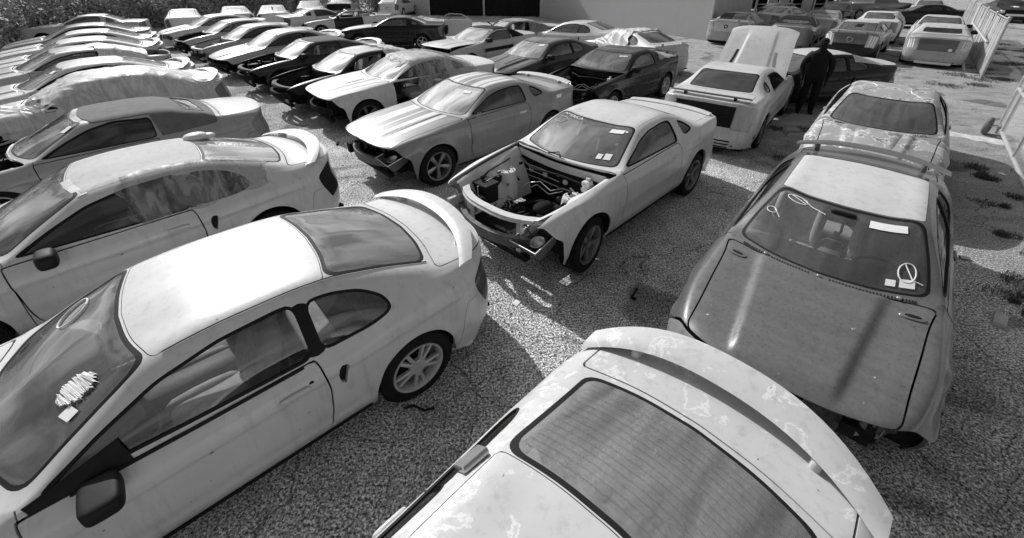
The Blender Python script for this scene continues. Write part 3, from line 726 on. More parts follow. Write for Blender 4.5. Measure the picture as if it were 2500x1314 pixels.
        h.tube([(2.05, .55, zt-.15), (2.02, .3, zt-.12), (2.1, .05, zt-.13), (2.08, -.25, zt-.12), (2.0, -.5, zt-.15), (1.8, -.62, zt-.2), (1.5, -.64, zt-.05), (1.1, -.66, zt)], .011, 6)
        h.obj('wiring_harness', BLACK(), root)
    bb = MB(); pts = [(xf+.20-.2*abs(y/.6)**2.2, y, .50) for y in np.linspace(-.62, .62, 9)]
    for a, b2 in zip(pts[:-1], pts[1:]):
        d = Vector(b2)-Vector(a); T = Matrix.Translation(a) @ Vector((1, 0, 0)).rotation_difference(d).to_matrix().to_4x4(); bb.box(-.003, d.length+.003, -.03, .03, -.06, .06, T)
    for y0 in (-.45, .45): bb.box(xf-.1, xf+.12, y0-.04, y0+.04, .45, .55)
    bb.obj('bumper_beam', DARK() if dark else plain('dull bumper beam', .12, .6, var=.4), root)

def seatset(root, kind, seat=True):
    r, dx, dz = interior(kind)
    mk('dashboard', r['dashboard'], root, (dx, 0, dz))
    if seat:
        for y in (.37, -.37): mk('seat', r['seat'], root, (-.02+dx, y, 0))
        mk('rear_seat', r['rear_seat'], root, (-.88+dx, 0, .50+dz))
        mk('steering_wheel', r['steering_wheel'], root, (dx, 0, dz))

GL = dict(hazy=('dusty pale glass', .55, .42, .55), mid=('dusty grey glass', .55, .26, .30), dark=('dark tinted glass', .10, .12, .14), clear=('side glass', .75, .3, .05), lit_cabin=('rear glass with cabin light', .85, .42, .40), front=('dusty clear glass', .85, .38, .13), white=('sun-bleached dusty glass', .4, .6, .8))  # on the silver coupe's rear pane the pale film stands in for cabin light
def G(k): a = GL[k]; return glassmat(a[0], a[1], a[2], a[3])
def car(name, kind, x, y, yaw, pm, label, z=0, group='coupes and convertibles parked in rows', skip=(), bay=None, wheels='five', rims=None,
        ws='mid', rw='mid', sw='clear', mats={}, spoiler=None, mirrors=(1, -1), tail=.12, head=.35, steer=0, miss=(), seat=True, tilt=(0, 0), cat='car', top=.10, handles=True, bmat=None, wheelrow=True):
    S, pr = proto(kind); s1 = kind[:2] == 's1'
    tr_ = random.Random(label); tilt = (tilt[0]+tr_.uniform(-.012, .012), tilt[1]+tr_.uniform(-.012, .012)) if y > 9 else tilt
    root = empty(name, (x, y, z), yaw); root.rotation_euler = (tilt[0], tilt[1], yaw); tag(root, label, cat, group)
    for key, (me, _) in pr.items():
        nm, sd = key if isinstance(key, tuple) else (key, 0)
        if nm in skip or key in skip: continue
        if nm == 'under': mk('underbody', me, root); continue
        mat = None
        if nm in ('windshield',): mat = G(ws)
        elif nm == 'rear_window': mat = G(rw)
        elif nm in ('door_window', 'quarter_window'): mat = G(sw)
        elif nm == 'soft_top': mat = plain('soft top cloth %.2f' % top, top, .9, var=.2, scale=9, bump=.15)
        elif nm == 'taillight': mat = paint('lamp lens %.2f' % tail, tail, .25, .1)
        elif nm == 'headlight': mat = paint('lamp lens %.2f' % head, head, .2, .1)
        elif nm in ('window_trim', 'grille', 'side_scoop', 'rear_window_frame'): mat = None
        else: mat = pm
        if nm in mats: mat = mats[nm]
        if key in mats: mat = mats[key]
        mk(nm, me, root, None, mat)
    seatset(root, kind, seat)
    wb = S.sp['wb']; r = .345 if s1 else .325; yw = .80 if s1 else .772
    if wheelrow:
        for cx, q in ((wb, 'f'), (-wb, 'r')):
            for sd in (1, -1):
                if (q, sd) in miss: continue
                add_wheel(root, cx, sd, 'bullitt' if (s1 and wheels == 'five') else wheels, yw, r, steer if q == 'f' else 0, rims, drop=z if z > 0 else z)
    for sd in mirrors:
        o = mk('mirror', mirror_mesh(), root, (.60 if not s1 else .48, sd*.83, .95 if not s1 else 1.02))
        if sd < 0: o.scale = (1, -1, 1)
    if handles:
        for sd in (1, -1): o = mk('door_handle', handle_mesh(), root, (-.42 if not s1 else -.56, sd*(S.sp['W']-.004), .80 if not s1 else .86), pm)
    if bay is not None: engine_bay(root, kind, bay[0], bay[1], bay[2])
    if spoiler == 'duck': wing(root, -2.14, .775, 1.135, .175, bmat or pm, .08, .66, .17, .10, .022)
    elif spoiler == 'posts': wing(root, -2.10, .74, 1.12, .20, bmat or pm, .10, .62, .12, .03)
    elif spoiler == 's1': wing(root, -2.20, .74, 1.135, .17, bmat or pm, .05, .62, .06, .025)
    elif spoiler == 'high': wing(root, -2.07, .78, 1.16, .15, bmat or pm, .13, .70, .14, .05)
    return root, S
def decal(root, S, name, u0, u1, v0, v1, mat, side=1, off=.004, skew=0, nu=6, nv=3, dv=0.0):
    """thin sheet lying on the body surface between two stations and two lines (v may cross the centre as 16-v)"""
    m = MB(); vs = []; fs = []
    for i in range(nu+1):
        for j in range(nv+1):
            u = u0+(u1-u0)*i/nu+skew*j/nv; v = v0+(v1-v0)*j/nv+dv*i/nu
            sd, vv = (side, v) if v <= 8 else (-side, 16-v)
            vs.append(S.point(u, vv, off, sd)[0])
    for i in range(nu):
        for j in range(nv): fs.append((i*(nv+1)+j, i*(nv+1)+j+1, (i+1)*(nv+1)+j+1, (i+1)*(nv+1)+j))
    m.add(vs, fs); return m.obj(name, mat, root)
def lettering(root, S, name, text, mat, fn, size=1.0):
    """flat lettering mapped onto the surface by fn(s, t) -> point, s along the line 0..1, t up 0..1"""
    c = bpy.data.curves.new(name, 'FONT'); c.body = text; c.fill_mode = 'FRONT'; c.resolution_u = 2
    t = bpy.data.objects.new(name, c); COL.objects.link(t); bpy.context.view_layer.update()
    me = bpy.data.meshes.new_from_object(t); bpy.data.objects.remove(t)
    xs = [v.co.x for v in me.vertices]; ys = [v.co.y for v in me.vertices]; w0, w1, h1 = min(xs), max(xs), max(ys)
    for v in me.vertices: v.co = fn((v.co.x-w0)/(w1-w0), v.co.y/h1)
    me.materials.clear(); me.materials.append(mat); return mk(name, me, root)
def scribble(root, S, name, pts, mat, side, r=.006, off=.006):
    m = MB(); L = []
    for u, v in pts:
        sd, vv = (side, v) if v <= 8 else (-side, 16-v); L.append(S.point(u, vv, off, sd)[0])
    m.tube(L, r, 5); return m.obj(name, mat, root)
def wrap(root_loc, yaw, kind, u0, u1, v0, label, see=.3, v=.62, off=.035, wr=.03, name='plastic_sheet', seed=1, hang=.0, cat='plastic sheet', side_only=None):
    """film laid over part of a car: follows the body a few centimetres proud, gathered into folds, with ragged hems"""
    S, _ = proto(kind); rg = np.random.default_rng(seed)
    nu, nv = 110, 90; US = np.linspace(u0, u1, nu); VS = np.linspace(v0, 16-v0, nv)
    if side_only: VS = np.linspace(v0, side_only, nv)
    fx = rg.uniform(0, 6.3, 6); vs = []; fs = []
    for i, u in enumerate(US):
        for j, vv in enumerate(VS):
            e = 1.0
            uu = u+.18*math.sin(vv*2.1+fx[0])*(1 if i in (0, nu-1) else 0)*.8+(.12*math.sin(vv*5+fx[1]) if i < 2 or i > nu-3 else 0)
            v2 = vv+(.15*math.sin(u*3+fx[2]) if j < 2 or j > nv-3 else 0)
            sd, v3 = (1, v2) if v2 <= 8 else (-1, 16-v2)
            p, n = S.point(uu, max(0, v3), 0, sd)
            a = abs(math.sin(u*2.6+.9*math.sin(vv*1.3+fx[3])+fx[1]))**.5; b = abs(math.sin(vv*3.4+u*1.9+fx[2]+.8*math.sin(u*1.7)))**.6
            c = math.sin(u*9+vv*4+fx[4]+2*math.sin(vv+u))
            g_ = .5+.5*math.sin(u*.9+vv*.7+fx[5]); d = off+wr*(.55*(1-a)*g_+.5*(1-b)*(1-g_)+.06*c+.5*g_*math.sin(vv*1.1+u*.6)**2)
            if v3 < 3: d += hang*(3-v3)
            vs.append(p+n*d)
    for i in range(nu-1):
        for j in range(nv-1): fs.append((i*nv+j, i*nv+j+1, (i+1)*nv+j+1, (i+1)*nv+j))
    m = MB(); m.add(vs, fs); o = m.obj(name, filmmat('cloudy film %.2f %.2f' % (v, see), v, see), None, 0)
    o.data.polygons.foreach_set('use_smooth', [True]*len(fs))
    o.location = root_loc; o.rotation_euler = (0, 0, yaw); return tag(o, label, cat)
# ------------------------------------------------------------------ ground
def ground():
    m, nt, b = newmat('gravelly old asphalt'); L = nt.links.new
    tc = N(nt, 'ShaderNodeTexCoord'); P = tc.outputs['Object']
    def noise(s, d=5.0, r=.6, dist=0.0, vec=None):
        n = N(nt, 'ShaderNodeTexNoise', Scale=s, Detail=d, Roughness=r, Distortion=dist); L(vec or P, n.inputs['Vector']); return n.outputs[0]
    grit = ramp(nt, noise(46, 4.0, .85), [(.37, .03), (.45, .30), (.52, .85), (.62, 1.0)])
    v = N(nt, 'ShaderNodeTexVoronoi', Scale=70.0, Randomness=1.0); L(P, v.inputs['Vector'])
    pits = ramp(nt, v.outputs['Distance'], [(.0, 1), (.35, 1), (.62, .5)])
    broad = ramp(nt, noise(.45, 6.0, .6), [(.33, .75), (.47, 1.4), (.66, 1.9)])
    mid = ramp(nt, noise(3.2, 6.0, .7), [(.3, .72), (.7, 1.15)])
    def mul(a, c):
        x = N(nt, 'ShaderNodeMix', data_type='RGBA', blend_type='MULTIPLY'); x.inputs[0].default_value = 1; L(a, x.inputs[6]); L(c, x.inputs[7]); return x.outputs[2]
    col = mul(mul(mul(grit.outputs[0], pits.outputs[0]), broad.outputs[0]), mid.outputs[0])
    # streaked pale dirt towards the drive on the right
    mp = N(nt, 'ShaderNodeMapping'); mp.inputs['Rotation'].default_value = (0, 0, .80); mp.inputs['Scale'].default_value = (.8, 1.9, 1); L(P, mp.inputs[0])
    st = ramp(nt, noise(2.2, 7.0, .65, .3, mp.outputs[0]), [(.3, .30), (.5, .48), (.68, .66)])
    sp = N(nt, 'ShaderNodeSeparateXYZ'); L(P, sp.inputs[0])
    # distance across the lot (x*.745+y*.667): the drive lies beyond the second row
    a = N(nt, 'ShaderNodeMath', operation='MULTIPLY_ADD'); L(sp.outputs[0], a.inputs[0]); a.inputs[1].default_value = .9; a.inputs[2].default_value = -6.8
    wob = N(nt, 'ShaderNodeMath', operation='MULTIPLY_ADD'); L(noise(.8, 4.0), wob.inputs[0]); wob.inputs[1].default_value = 3.0; L(a.outputs[0], wob.inputs[2])
    a2 = N(nt, 'ShaderNodeMath', operation='MULTIPLY_ADD'); L(sp.outputs[1], a2.inputs[0]); a2.inputs[1].default_value = .12; L(wob.outputs[0], a2.inputs[2])
    fac = ramp(nt, a2.outputs[0], [(.0, 0), (1.0, .75)])
    fade = N(nt, 'ShaderNodeMix', data_type='RGBA'); L(fac.outputs[0], fade.inputs[0]); L(col, fade.inputs[6]); st2 = N(nt, 'ShaderNodeMix', data_type='RGBA', blend_type='MULTIPLY'); st2.inputs[0].default_value = .55; L(st.outputs[0], st2.inputs[6]); L(grit.outputs[0], st2.inputs[7]); L(st2.outputs[2], fade.inputs[7])
    # cracks
    n0 = N(nt, 'ShaderNodeTexNoise', Scale=2.5, Detail=4.0); L(P, n0.inputs['Vector'])
    ad = N(nt, 'ShaderNodeVectorMath', operation='MULTIPLY_ADD'); L(n0.outputs['Color'], ad.inputs[0]); ad.inputs[1].default_value = (.5, .5, 0); L(P, ad.inputs[2])
    os = N(nt, 'ShaderNodeTexNoise', Scale=.9, Detail=2.0, Distortion=.6); L(P, os.inputs['Vector'])
    osr = ramp(nt, os.outputs[0], [(.0, 1), (.60, 1), (.66, .5), (1, .35)]); fx_ = fade
    fade = N(nt, 'ShaderNodeMix', data_type='RGBA', blend_type='MULTIPLY'); fade.inputs[0].default_value = 1; L(fx_.outputs[2], fade.inputs[6]); L(osr.outputs[0], fade.inputs[7])
    vc = N(nt, 'ShaderNodeTexVoronoi', Scale=1.1, feature='DISTANCE_TO_EDGE'); L(ad.outputs[0], vc.inputs['Vector'])
    cr = ramp(nt, vc.outputs['Distance'], [(.0, .25), (.004, .4), (.008, 1)])
    crm = N(nt, 'ShaderNodeMix', data_type='RGBA', blend_type='MULTIPLY'); crm.inputs[0].default_value = .8; L(fade.outputs[2], crm.inputs[6]); L(cr.outputs[0], crm.inputs[7])
    L(crm.outputs[2], b.inputs['Base Color']); b.inputs['Roughness'].default_value = .95; b.inputs['Specular IOR Level'].default_value = .15
    hs = N(nt, 'ShaderNodeMath', operation='ADD'); L(grit.outputs[0], hs.inputs[0]); L(pits.outputs[0], hs.inputs[1])
    bp = N(nt, 'ShaderNodeBump', Strength=.9, Distance=.012); L(hs.outputs[0], bp.inputs['Height']); L(bp.outputs[0], b.inputs['Normal'])
    g = MB(); n = 60; vs = [(-150+300*i/n, -40+300*j/n, 0) for i in range(n+1) for j in range(n+1)]
    g.add(vs, [(i*(n+1)+j, (i+1)*(n+1)+j, (i+1)*(n+1)+j+1, i*(n+1)+j+1) for i in range(n) for j in range(n)])
    tag(g.obj('ground', m, None, 0), kind='structure')
ground()
def scatter_blades(name, spots, mat, n, h, spread):
    m = MB(); rr = random.Random(11)
    for cx, cy, R, k in spots:
        for _ in range(int(n*k)):
            a = rr.uniform(0, 6.283); r = R*math.sqrt(rr.random())*(rr.random()*.5+.5); x, y = cx+r*math.cos(a), cy+r*math.sin(a)
            for _ in range(3):
                t = rr.uniform(0, 6.283); hh = h*rr.uniform(.4, 1.2); d = rr.uniform(.01, spread); w_ = .004+.004*rr.random()
                p = (x+.02*math.cos(t), y+.02*math.sin(t))
                m.add([(p[0]-w_*math.sin(t), p[1]+w_*math.cos(t), 0), (p[0]+w_*math.sin(t), p[1]-w_*math.cos(t), 0), (p[0]+d*math.cos(t), p[1]+d*math.sin(t), hh)], [(0, 1, 2)])
    return tag(m.obj(name, mat, None, 0), kind='stuff')
rr = random.Random(4); sp = []
for _ in range(46):
    t = rr.uniform(.3, 6.5); s = rr.uniform(-.2, 3.2); sp.append((4.4+.64*t+.75*s*.7, 2.4+.77*t-.66*s*.7, rr.uniform(.05, .22), rr.uniform(.2, 1)))
for _ in range(60): sp.append((rr.uniform(12.5, 24), rr.uniform(12, 22), rr.uniform(.2, .6), 1.2))
for _ in range(26): sp.append((rr.uniform(3.0, 9.0), rr.uniform(7.3, 11), rr.uniform(.1, .3), .6))
scatter_blades('weeds', sp, plain('dry weeds', .10, .9, var=.5, scale=3), 130, .06, .05)
def pebbles():
    m = MB(); rr = random.Random(5)
    for _ in range(5200):
        t = rr.random()**1.6*12+1.2; a = rr.uniform(-1.1, 1.05); x, y = t*math.sin(a), t*math.cos(a)
        s = .004+.022*rr.random()**4; z = s*.5
        m.add([(x+s, y, z*.4), (x-s*.4, y+s*.8, z*.4), (x-s*.5, y-s*.8, z*.4), (x, y, z*1.6)], [(0, 1, 3), (1, 2, 3), (2, 0, 3)])
    tag(m.obj('gravel', plain('loose gravel', .30, .9, var=.6, scale=2), None, 0), kind='stuff')
pebbles()
# pale strip with ragged edges by the gate
m = MB(); d = Vector((.71, -.70, 0)); nrm = Vector((.70, .71, 0)); pts = [Vector((8.6, 10.0, 0))+d*t for t in np.linspace(0, 2.6, 24)]; vs = []; rr = random.Random(2)
for p in pts: vs += [p+nrm*(.20+rr.uniform(-.04, .05))+Vector((0, 0, .004)), p-nrm*(.20+rr.uniform(-.05, .04))+Vector((0, 0, .004))]
m.add(vs, [(2*i, 2*i+1, 2*i+3, 2*i+2) for i in range(23)]); tag(m.obj('pale_strip', plain('pale mottled strip', .5, .9, var=.35, scale=7), None, 0), kind='structure')

# ------------------------------------------------------------------ bushes and trees along the left and far side
LEAF = plain('leaves', .17, .6, var=.6, scale=1.3)
_nt = LEAF.node_tree; _b = _nt.nodes['Principled BSDF']; _t = _nt.nodes.new('ShaderNodeBsdfTranslucent'); _t.inputs[0].default_value = g4(.34); _a = _nt.nodes.new('ShaderNodeAddShader')
_nt.links.new(_b.outputs[0], _a.inputs[0]); _nt.links.new(_t.outputs[0], _a.inputs[1]); _nt.links.new(_a.outputs[0], _nt.nodes['Material Output'].inputs[0]); TWIG = plain('twigs and bark', .10, .9, var=.4)
def bush(name, x, y, r, h, n, label, dens=.5, seed=0, leaf=.07):
    rr = np.random.default_rng(seed); root = empty(name, (x, y, 0)); tag(root, label, 'bush' if name == 'bush' else 'tree', 'undergrowth along the edge of the yard')
    w_ = MB(); tips = []
    for k in range(15):
        a = rr.uniform(0, 6.28); p = Vector((rr.normal(0, .12), rr.normal(0, .12), 0)); L = [p]; lean = rr.uniform(.15, .9)
        for i in range(5):
            p = p+Vector((math.cos(a)*lean*r/4+rr.normal(0, .06), math.sin(a)*lean*r/4+rr.normal(0, .06), h/5*rr.uniform(.7, 1.1))); L.append(p); tips.append(p)
        w_.tube(L, [.035, .028, .022, .016, .010, .005], 5)
    w_.obj('stem' if name == 'bush' else 'trunk', TWIG, root)
    c = []; tips = np.array([tuple(t) for t in tips])
    lows = np.stack([rr.uniform(-r, r, 26), rr.uniform(-r, r, 26), rr.uniform(.1, h*.6, 26)], 1); cl = np.concatenate([tips, lows])
    idx = rr.integers(0, len(cl), n); C = cl[idx]+rr.normal(0, 1, (n, 3))*np.array([.26, .26, .2])*r/1.4
    C[:, 2] = np.abs(C[:, 2]); A = rr.normal(0, 1, (n, 3)); A /= np.linalg.norm(A, axis=1)[:, None]; B = np.cross(A, rr.normal(0, 1, (n, 3))); B /= np.linalg.norm(B, axis=1)[:, None]
    s = leaf*rr.uniform(.5, 1.3, (n, 1)); V = np.concatenate([C-A*s, C+B*s*.5, C+A*s, C-B*s*.5], 1).reshape(-1, 3)
    me = bpy.data.meshes.new('leaves'); me.from_pydata(V.tolist(), [], [(4*i, 4*i+1, 4*i+2, 4*i+3) for i in range(n)]); me.materials.append(LEAF)
    o = mk('foliage' if name == 'bush' else 'crown', me, root); tag(o, kind='stuff')
BL = ['at the far left, behind the row of cars', 'left of the pale flat hood sheet', 'just behind the leftmost car', 'behind the tails of the left row', 'between the left row and the middle row', 'behind the pale upright rear window', 'left of the bleached coupe', 'behind the bleached coupe at the back', 'behind the car with a curved mark on its glass', 'behind the two cars farthest back', 'left of the white hatchback', 'right of the white hatchback']
bp = [(-22.6, 19.2), (-24.2, 22.0), (-25.0, 24.8), (-24.6, 27.6), (-22.9, 29.6), (-21.4, 31.2), (-20.0, 33.6), (-18.4, 36.0), (-17.0, 38.6), (-14.6, 40.6), (-12.3, 42.6), (-8.9, 43.6)]
for i, (x, y) in enumerate(bp):
    bush('bush', x, y, 2.2, 3.4, 13000 if i < 8 else 8000, 'dense leafy bush growing '+BL[i], seed=i, leaf=.085 if i < 6 else .11)
for i, (x, y) in enumerate([(-27.5, 20), (-28.2, 25.5), (-27.6, 31), (-24.5, 37), (-20, 43), (-13, 47.5), (-8.2, 48)]):
    bush('tree', x, y, 3.6, 8.0, 9000, 'taller leafy tree '+['at the far left behind the bushes', 'second from the left behind the bushes', 'behind the gap between the car rows', 'behind the middle row of cars', 'behind the farthest bleached car', 'behind the white hatchback, left side', 'beside the corrugated wall'][i], seed=40+i, leaf=.14)

# ------------------------------------------------------------------ metal building with the open bay
def corr(m, p0, p1, z0, z1, pitch=.16, d=.022, nrm=None):
    p0, p1 = Vector(p0), Vector(p1); L = (p1-p0).length; n = max(1, int(L/pitch)); t = (p1-p0)/L; q = Vector((t.y, -t.x, 0))
    prof = [(0, 0), (.35, 0), (.45, 1), (.9, 1), (1.0, 0)]
    vs = []
    for i in range(n):
        for a, b in prof[:-1]: c = p0+t*((i+a)*L/n)+q*(b*d); vs += [(c.x, c.y, z0), (c.x, c.y, z1)]
    c = p1; vs += [(c.x, c.y, z0), (c.x, c.y, z1)]
    k = len(vs)//2; m.add(vs, [(2*i, 2*i+2, 2*i+3, 2*i+1) for i in range(k-1)])
WALLM = plain('painted sheet metal', .42, .6, var=.04, scale=2); WALLW = plain('pale corrugated sheet', .42, .5, var=.2, scale=2)
bl = empty('building', (9.4, 23.3, 0)); tag(bl, 'long metal building with a plain grey wall and a wide black open bay', 'building')
def rel(o): o.location = (-9.4, -23.3, 0); return o
m = MB(); m.add([(2.2, 36.0, 0), (9.95, 23.1, 0), (9.95, 23.1, 5.2), (2.2, 36.0, 5.2)], [(0, 1, 2, 3)]); rel(m.obj('plain_wall', WALLM, bl, 0))
m = MB(); corr(m, (-8.9, 38.9, 0), (-6.6, 37.3, 0), 0, 5.2, .19, .03); rel(m.obj('corrugated_wall', WALLW, bl, 0))
m = MB(); corr(m, (9.95, 23.1, 0), (21.2, 41.5, 0), 0, 5.2, .25, .03); rel(m.obj('corrugated_wall', WALLW, bl, 0))
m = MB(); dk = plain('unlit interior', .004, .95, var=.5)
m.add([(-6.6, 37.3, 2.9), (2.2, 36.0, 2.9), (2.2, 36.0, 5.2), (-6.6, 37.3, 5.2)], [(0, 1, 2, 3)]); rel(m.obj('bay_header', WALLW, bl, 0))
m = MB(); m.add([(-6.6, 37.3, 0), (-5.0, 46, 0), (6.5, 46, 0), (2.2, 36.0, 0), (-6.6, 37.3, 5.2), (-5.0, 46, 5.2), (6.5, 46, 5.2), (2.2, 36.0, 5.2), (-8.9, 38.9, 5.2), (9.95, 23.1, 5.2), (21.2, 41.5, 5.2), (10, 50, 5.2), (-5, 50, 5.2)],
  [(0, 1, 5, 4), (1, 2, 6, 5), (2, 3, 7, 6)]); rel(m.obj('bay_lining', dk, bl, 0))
m = MB(); m.add([(-9.0, 39.0, 5.2), (-6.6, 37.2, 5.2), (2.2, 35.8, 5.2), (10.0, 22.9, 5.2), (21.5, 41.5, 5.2), (14, 52, 5.2), (-6, 50, 5.2)], [tuple(range(7))]); rel(m.obj('roof', WALLW, bl, 0))
m = MB(); m.box(-6.55, 2.15, 36.9, 37.0, 0, .02); 
for i in range(3): m = MB(); m.box(-.07, .07, -.07, .07, 0, 5.2); o = m.obj('door_post', WALLW, bl, 0); o.location = (-9.4+[-6.6, -2.2, 2.2][i], -23.3+[37.25, 36.6, 35.95][i], 0)
# near-black sheet across the bay, coloured as the darkness of its opening
m = MB(); vs = []; n = 60
for i in range(n+1):
    t = i/n; x = -6.45+8.5*t; y = 37.15-1.25*t; w_ = .07*math.sin(i*1.3)+.05*math.sin(i*.6)
    vs += [(x+.1*w_, y+w_+.05, .05+.05*math.sin(i*.7)), (x, y+w_*.3+.05, 2.88)]
m.add(vs, [(2*i, 2*i+2, 2*i+3, 2*i+1) for i in range(n)]); tag(m.obj('bay_darkness', plain('black tarpaulin', .008, .9, var=.4), None, 60), 'near-black sheet standing in for the darkness of the open bay', 'bay_darkness')
# open lean-to at the far right of the building: posts, rails, sheets
sh = empty('lean_to', (23, 41.5, 0)); tag(sh, 'open lean-to of pale posts and sheet panels beyond the corrugated wall', 'shed')
for i in range(9):
    m = MB(); x = 21.6+i*1.05; m.box(x-.06-23, x+.06-23, -.06+.05*i, .06+.05*i, 0, 4.2); m.obj('post', WALLW, sh, 0)
    if i in (1, 2, 4, 7): m = MB(); corr(m, (x-23+.05, .15, 0), (x-23+.85, .2, 0), 0, 4.0, .2, .03); m.obj('sheet_panel', WALLW, sh, 0)
for z in (.55, 1.1): m = MB(); m.tube([(-1.4, -.1, z), (7, .4, z)], .03); m.obj('rail', STEEL(), sh)
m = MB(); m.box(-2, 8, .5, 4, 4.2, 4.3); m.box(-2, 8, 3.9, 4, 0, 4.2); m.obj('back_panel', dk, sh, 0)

# ------------------------------------------------------------------ slatted fence and pipe gate on the right
f0 = Vector((15.65, 14.57, 0)); fd = Vector((.64, .77, 0)).normalized(); fn = Vector((-fd.y, fd.x, 0))
fe = empty('slatted_fence', f0); tag(fe, 'tall pale fence of upright slats running back beside the parked convertible', 'fence')
sl = MB(); sl.box(-.055, .055, -.006, .006, .06, 1.78); slm = sl.mesh('slat', plain('pale fence slat', .5, .6, var=.2, scale=3), 0)
k = 0; s = .14
ang = math.atan2(fd.y, fd.x); rr = random.Random(9)
while s < 13.5:
    o = mk('slat', slm, fe, fd*s+Vector((0, 0, rr.uniform(-.02, .01)))); o.rotation_euler = (rr.uniform(-.01, .01), rr.uniform(-.012, .012), ang+rr.uniform(-.05, .05)); s += .165 if k % 9 else .20; k += 1
for i in range(6): m = MB(); m.tube([(0, 0, 0), (0, 0, 1.86)], .038, 10); m.blob((0, 0, 1.87), (.045, .045, .03)); o = m.obj('post', STEEL(), fe); o.location = fd*(i*2.7)
for z in (1.80, .95, .10): m = MB(); m.tube([(0, 0, z), tuple(fd*13.5+Vector((0, 0, z)))], .022, 8); o = m.obj('rail', STEEL(), fe); o.location = fn*-.03
m = MB(); m.tube([tuple(fd*1.6+fn*.06+Vector((0, 0, .95))), tuple(fd*3.0+fn*.5+Vector((0, 0, 1.45)))], .04, 8); m.obj('brace', STEEL(), fe)
m = MB(); m.tube([tuple(fd*1.1+fn*.35), tuple(fd*2.4+fn*.75+Vector((0, 0, 1.05)))], .035, 8); tag(m.obj('pipe', STEEL(), None), 'loose steel pipe leaning between the fence and the silver convertible', 'pipe').location = f0
# gate
g0 = Vector((10.64, 9.06, 0)); gd = Vector((-.655, -.756, 0)); gn = Vector((-gd.y, gd.x, 0))
ga = empty('chain_link_gate', g0); tag(ga, 'chain-link gate of welded pipes standing open at the right edge', 'gate')
P = lambda s, z, o=0.0: tuple(gd*s+gn*o+Vector((0, 0, z)))
for name, pts, r in (('bottom_rail', [P(0, .16), P(4.6, .16)], .032), ('gate_upright', [P(0, .0), P(0, 1.95)], .032), ('gate_upright', [P(.55, .16), P(.55, 1.95)], .036), ('gate_upright', [P(2.4, .16), P(2.4, 1.95)], .032), ('top_rail', [P(0, 1.93), P(4.6, 1.93)], .032),
                     ('middle_rail', [P(.0, .98), P(4.6, .98)], .032), ('outer_rail', [P(-.15, .98, .28), P(4.6, .98, .28)], .04), ('cross_bar', [P(-.1, .98, .28), P(0, .98, 0)], .025), ('cross_bar', [P(.95, .98, .28), P(.95, .98, 0)], .025), ('wheel_arm', [P(0, .18), (-.30, -.05, .18)], .02)):
    m = MB(); m.tube(pts, r, 10); m.obj(name, STEEL(), ga)
m = MB(); m.blob(P(0, .17), (.05, .05, .05)); m.blob(P(.0, .98), (.05, .05, .05)); 
wr = MB(); q = 0
for i in range(110):
    s = -1.8+i*.062
    for sg in (1, -1):
        a, b = (s, s+1.75); za, zb = (.17, 1.92) if sg > 0 else (1.92, .17)
        c0, c1 = max(a, .02), min(b, 4.6)
        if c1-c0 < .05: continue
        f = lambda u: za+(zb-za)*(u-a)/(b-a)
        wr.tube([P(c0, f(c0), .002*sg), P(c1, f(c1), .002*sg)], .0010, 3, caps=False)
tag(wr.obj('chain_link_mesh', STEEL(), ga), kind='stuff')
m = MB(); m.lathe([(.06, -.04), (.17, -.045), (.19, -.02), (.19, .02), (.17, .045), (.06, .04)], 24, Matrix.Translation((-.32, -.06, .19)) @ Matrix.Rotation(.55, 4, 'Z')); m.obj('gate_wheel', plain('worn rubber wheel', .16, .85, var=.3), ga)
m = MB(); m.box(-.11, .11, -.05, .05, 0, .05, c=.006); o = m.obj('brick', plain('pale brick', .5, .9), None); o.location = (4.95, 3.32, 0); o.rotation_euler = (0, 0, .7); tag(o, 'pale loose brick lying on the ground right of the dark hooded coupe', 'brick')

rr = random.Random(21)
LIT = [('pale torn label lying on the ground in front of the hoodless white coupe', .05, 3.6, 0), ('bent dark bracket lying beside the front wheel of the hoodless white coupe', 1.35, 3.75, 1), ('crushed pale cup lying behind the nearest white coupe', -.55, 4.9, 2), ('dark plastic clip strip lying between the striped and hoodless coupes', -1.7, 5.4, 1),
       ('flattened can lying right of the dark hooded coupe', 5.6, 4.4, 2), ('scrap of pale foam lying in the weeds near the gate', 8.6, 6.9, 0), ('short rusty bar lying under the nose of the chalky white coupe', -3.6, 8.4, 1), ('dark hose end lying between the two nearest coupes', -.75, 2.35, 3)]
for lb, x, y, k in LIT:
    m = MB()
    if k == 0: m.add([(-.05, -.03, .004), (.05, -.035, .012), (.055, .03, .004), (-.045, .035, .02), (0, 0, .018)], [(0, 1, 4), (1, 2, 4), (2, 3, 4), (3, 0, 4)])
    elif k == 1: m.box(-.10, .10, -.012, .012, .0, .012, c=.002); m.box(.08, .10, -.012, .05, .0, .03, c=.002)
    elif k == 2: m.lathe([(.028, -.05), (.032, 0), (.024, .05)], 10, Matrix.Translation((0, 0, .022)) @ Matrix.Scale(.6, 4, (0, 0, 1)))
    else: m.tube([(-.12, 0, .012), (-.04, .03, .012), (.05, -.01, .012), (.13, .02, .012)], .011, 6)
    o = m.obj(['paper_scrap', 'metal_bracket', 'crushed_can', 'hose_piece'][k], [PAPER(), DARK(), CHROME(), BLACK()][k], None); o.location = (x, y, 0); o.rotation_euler = (0, 0, rr.uniform(0, 6)); tag(o, lb, ['paper', 'bracket', 'can', 'hose'][k])
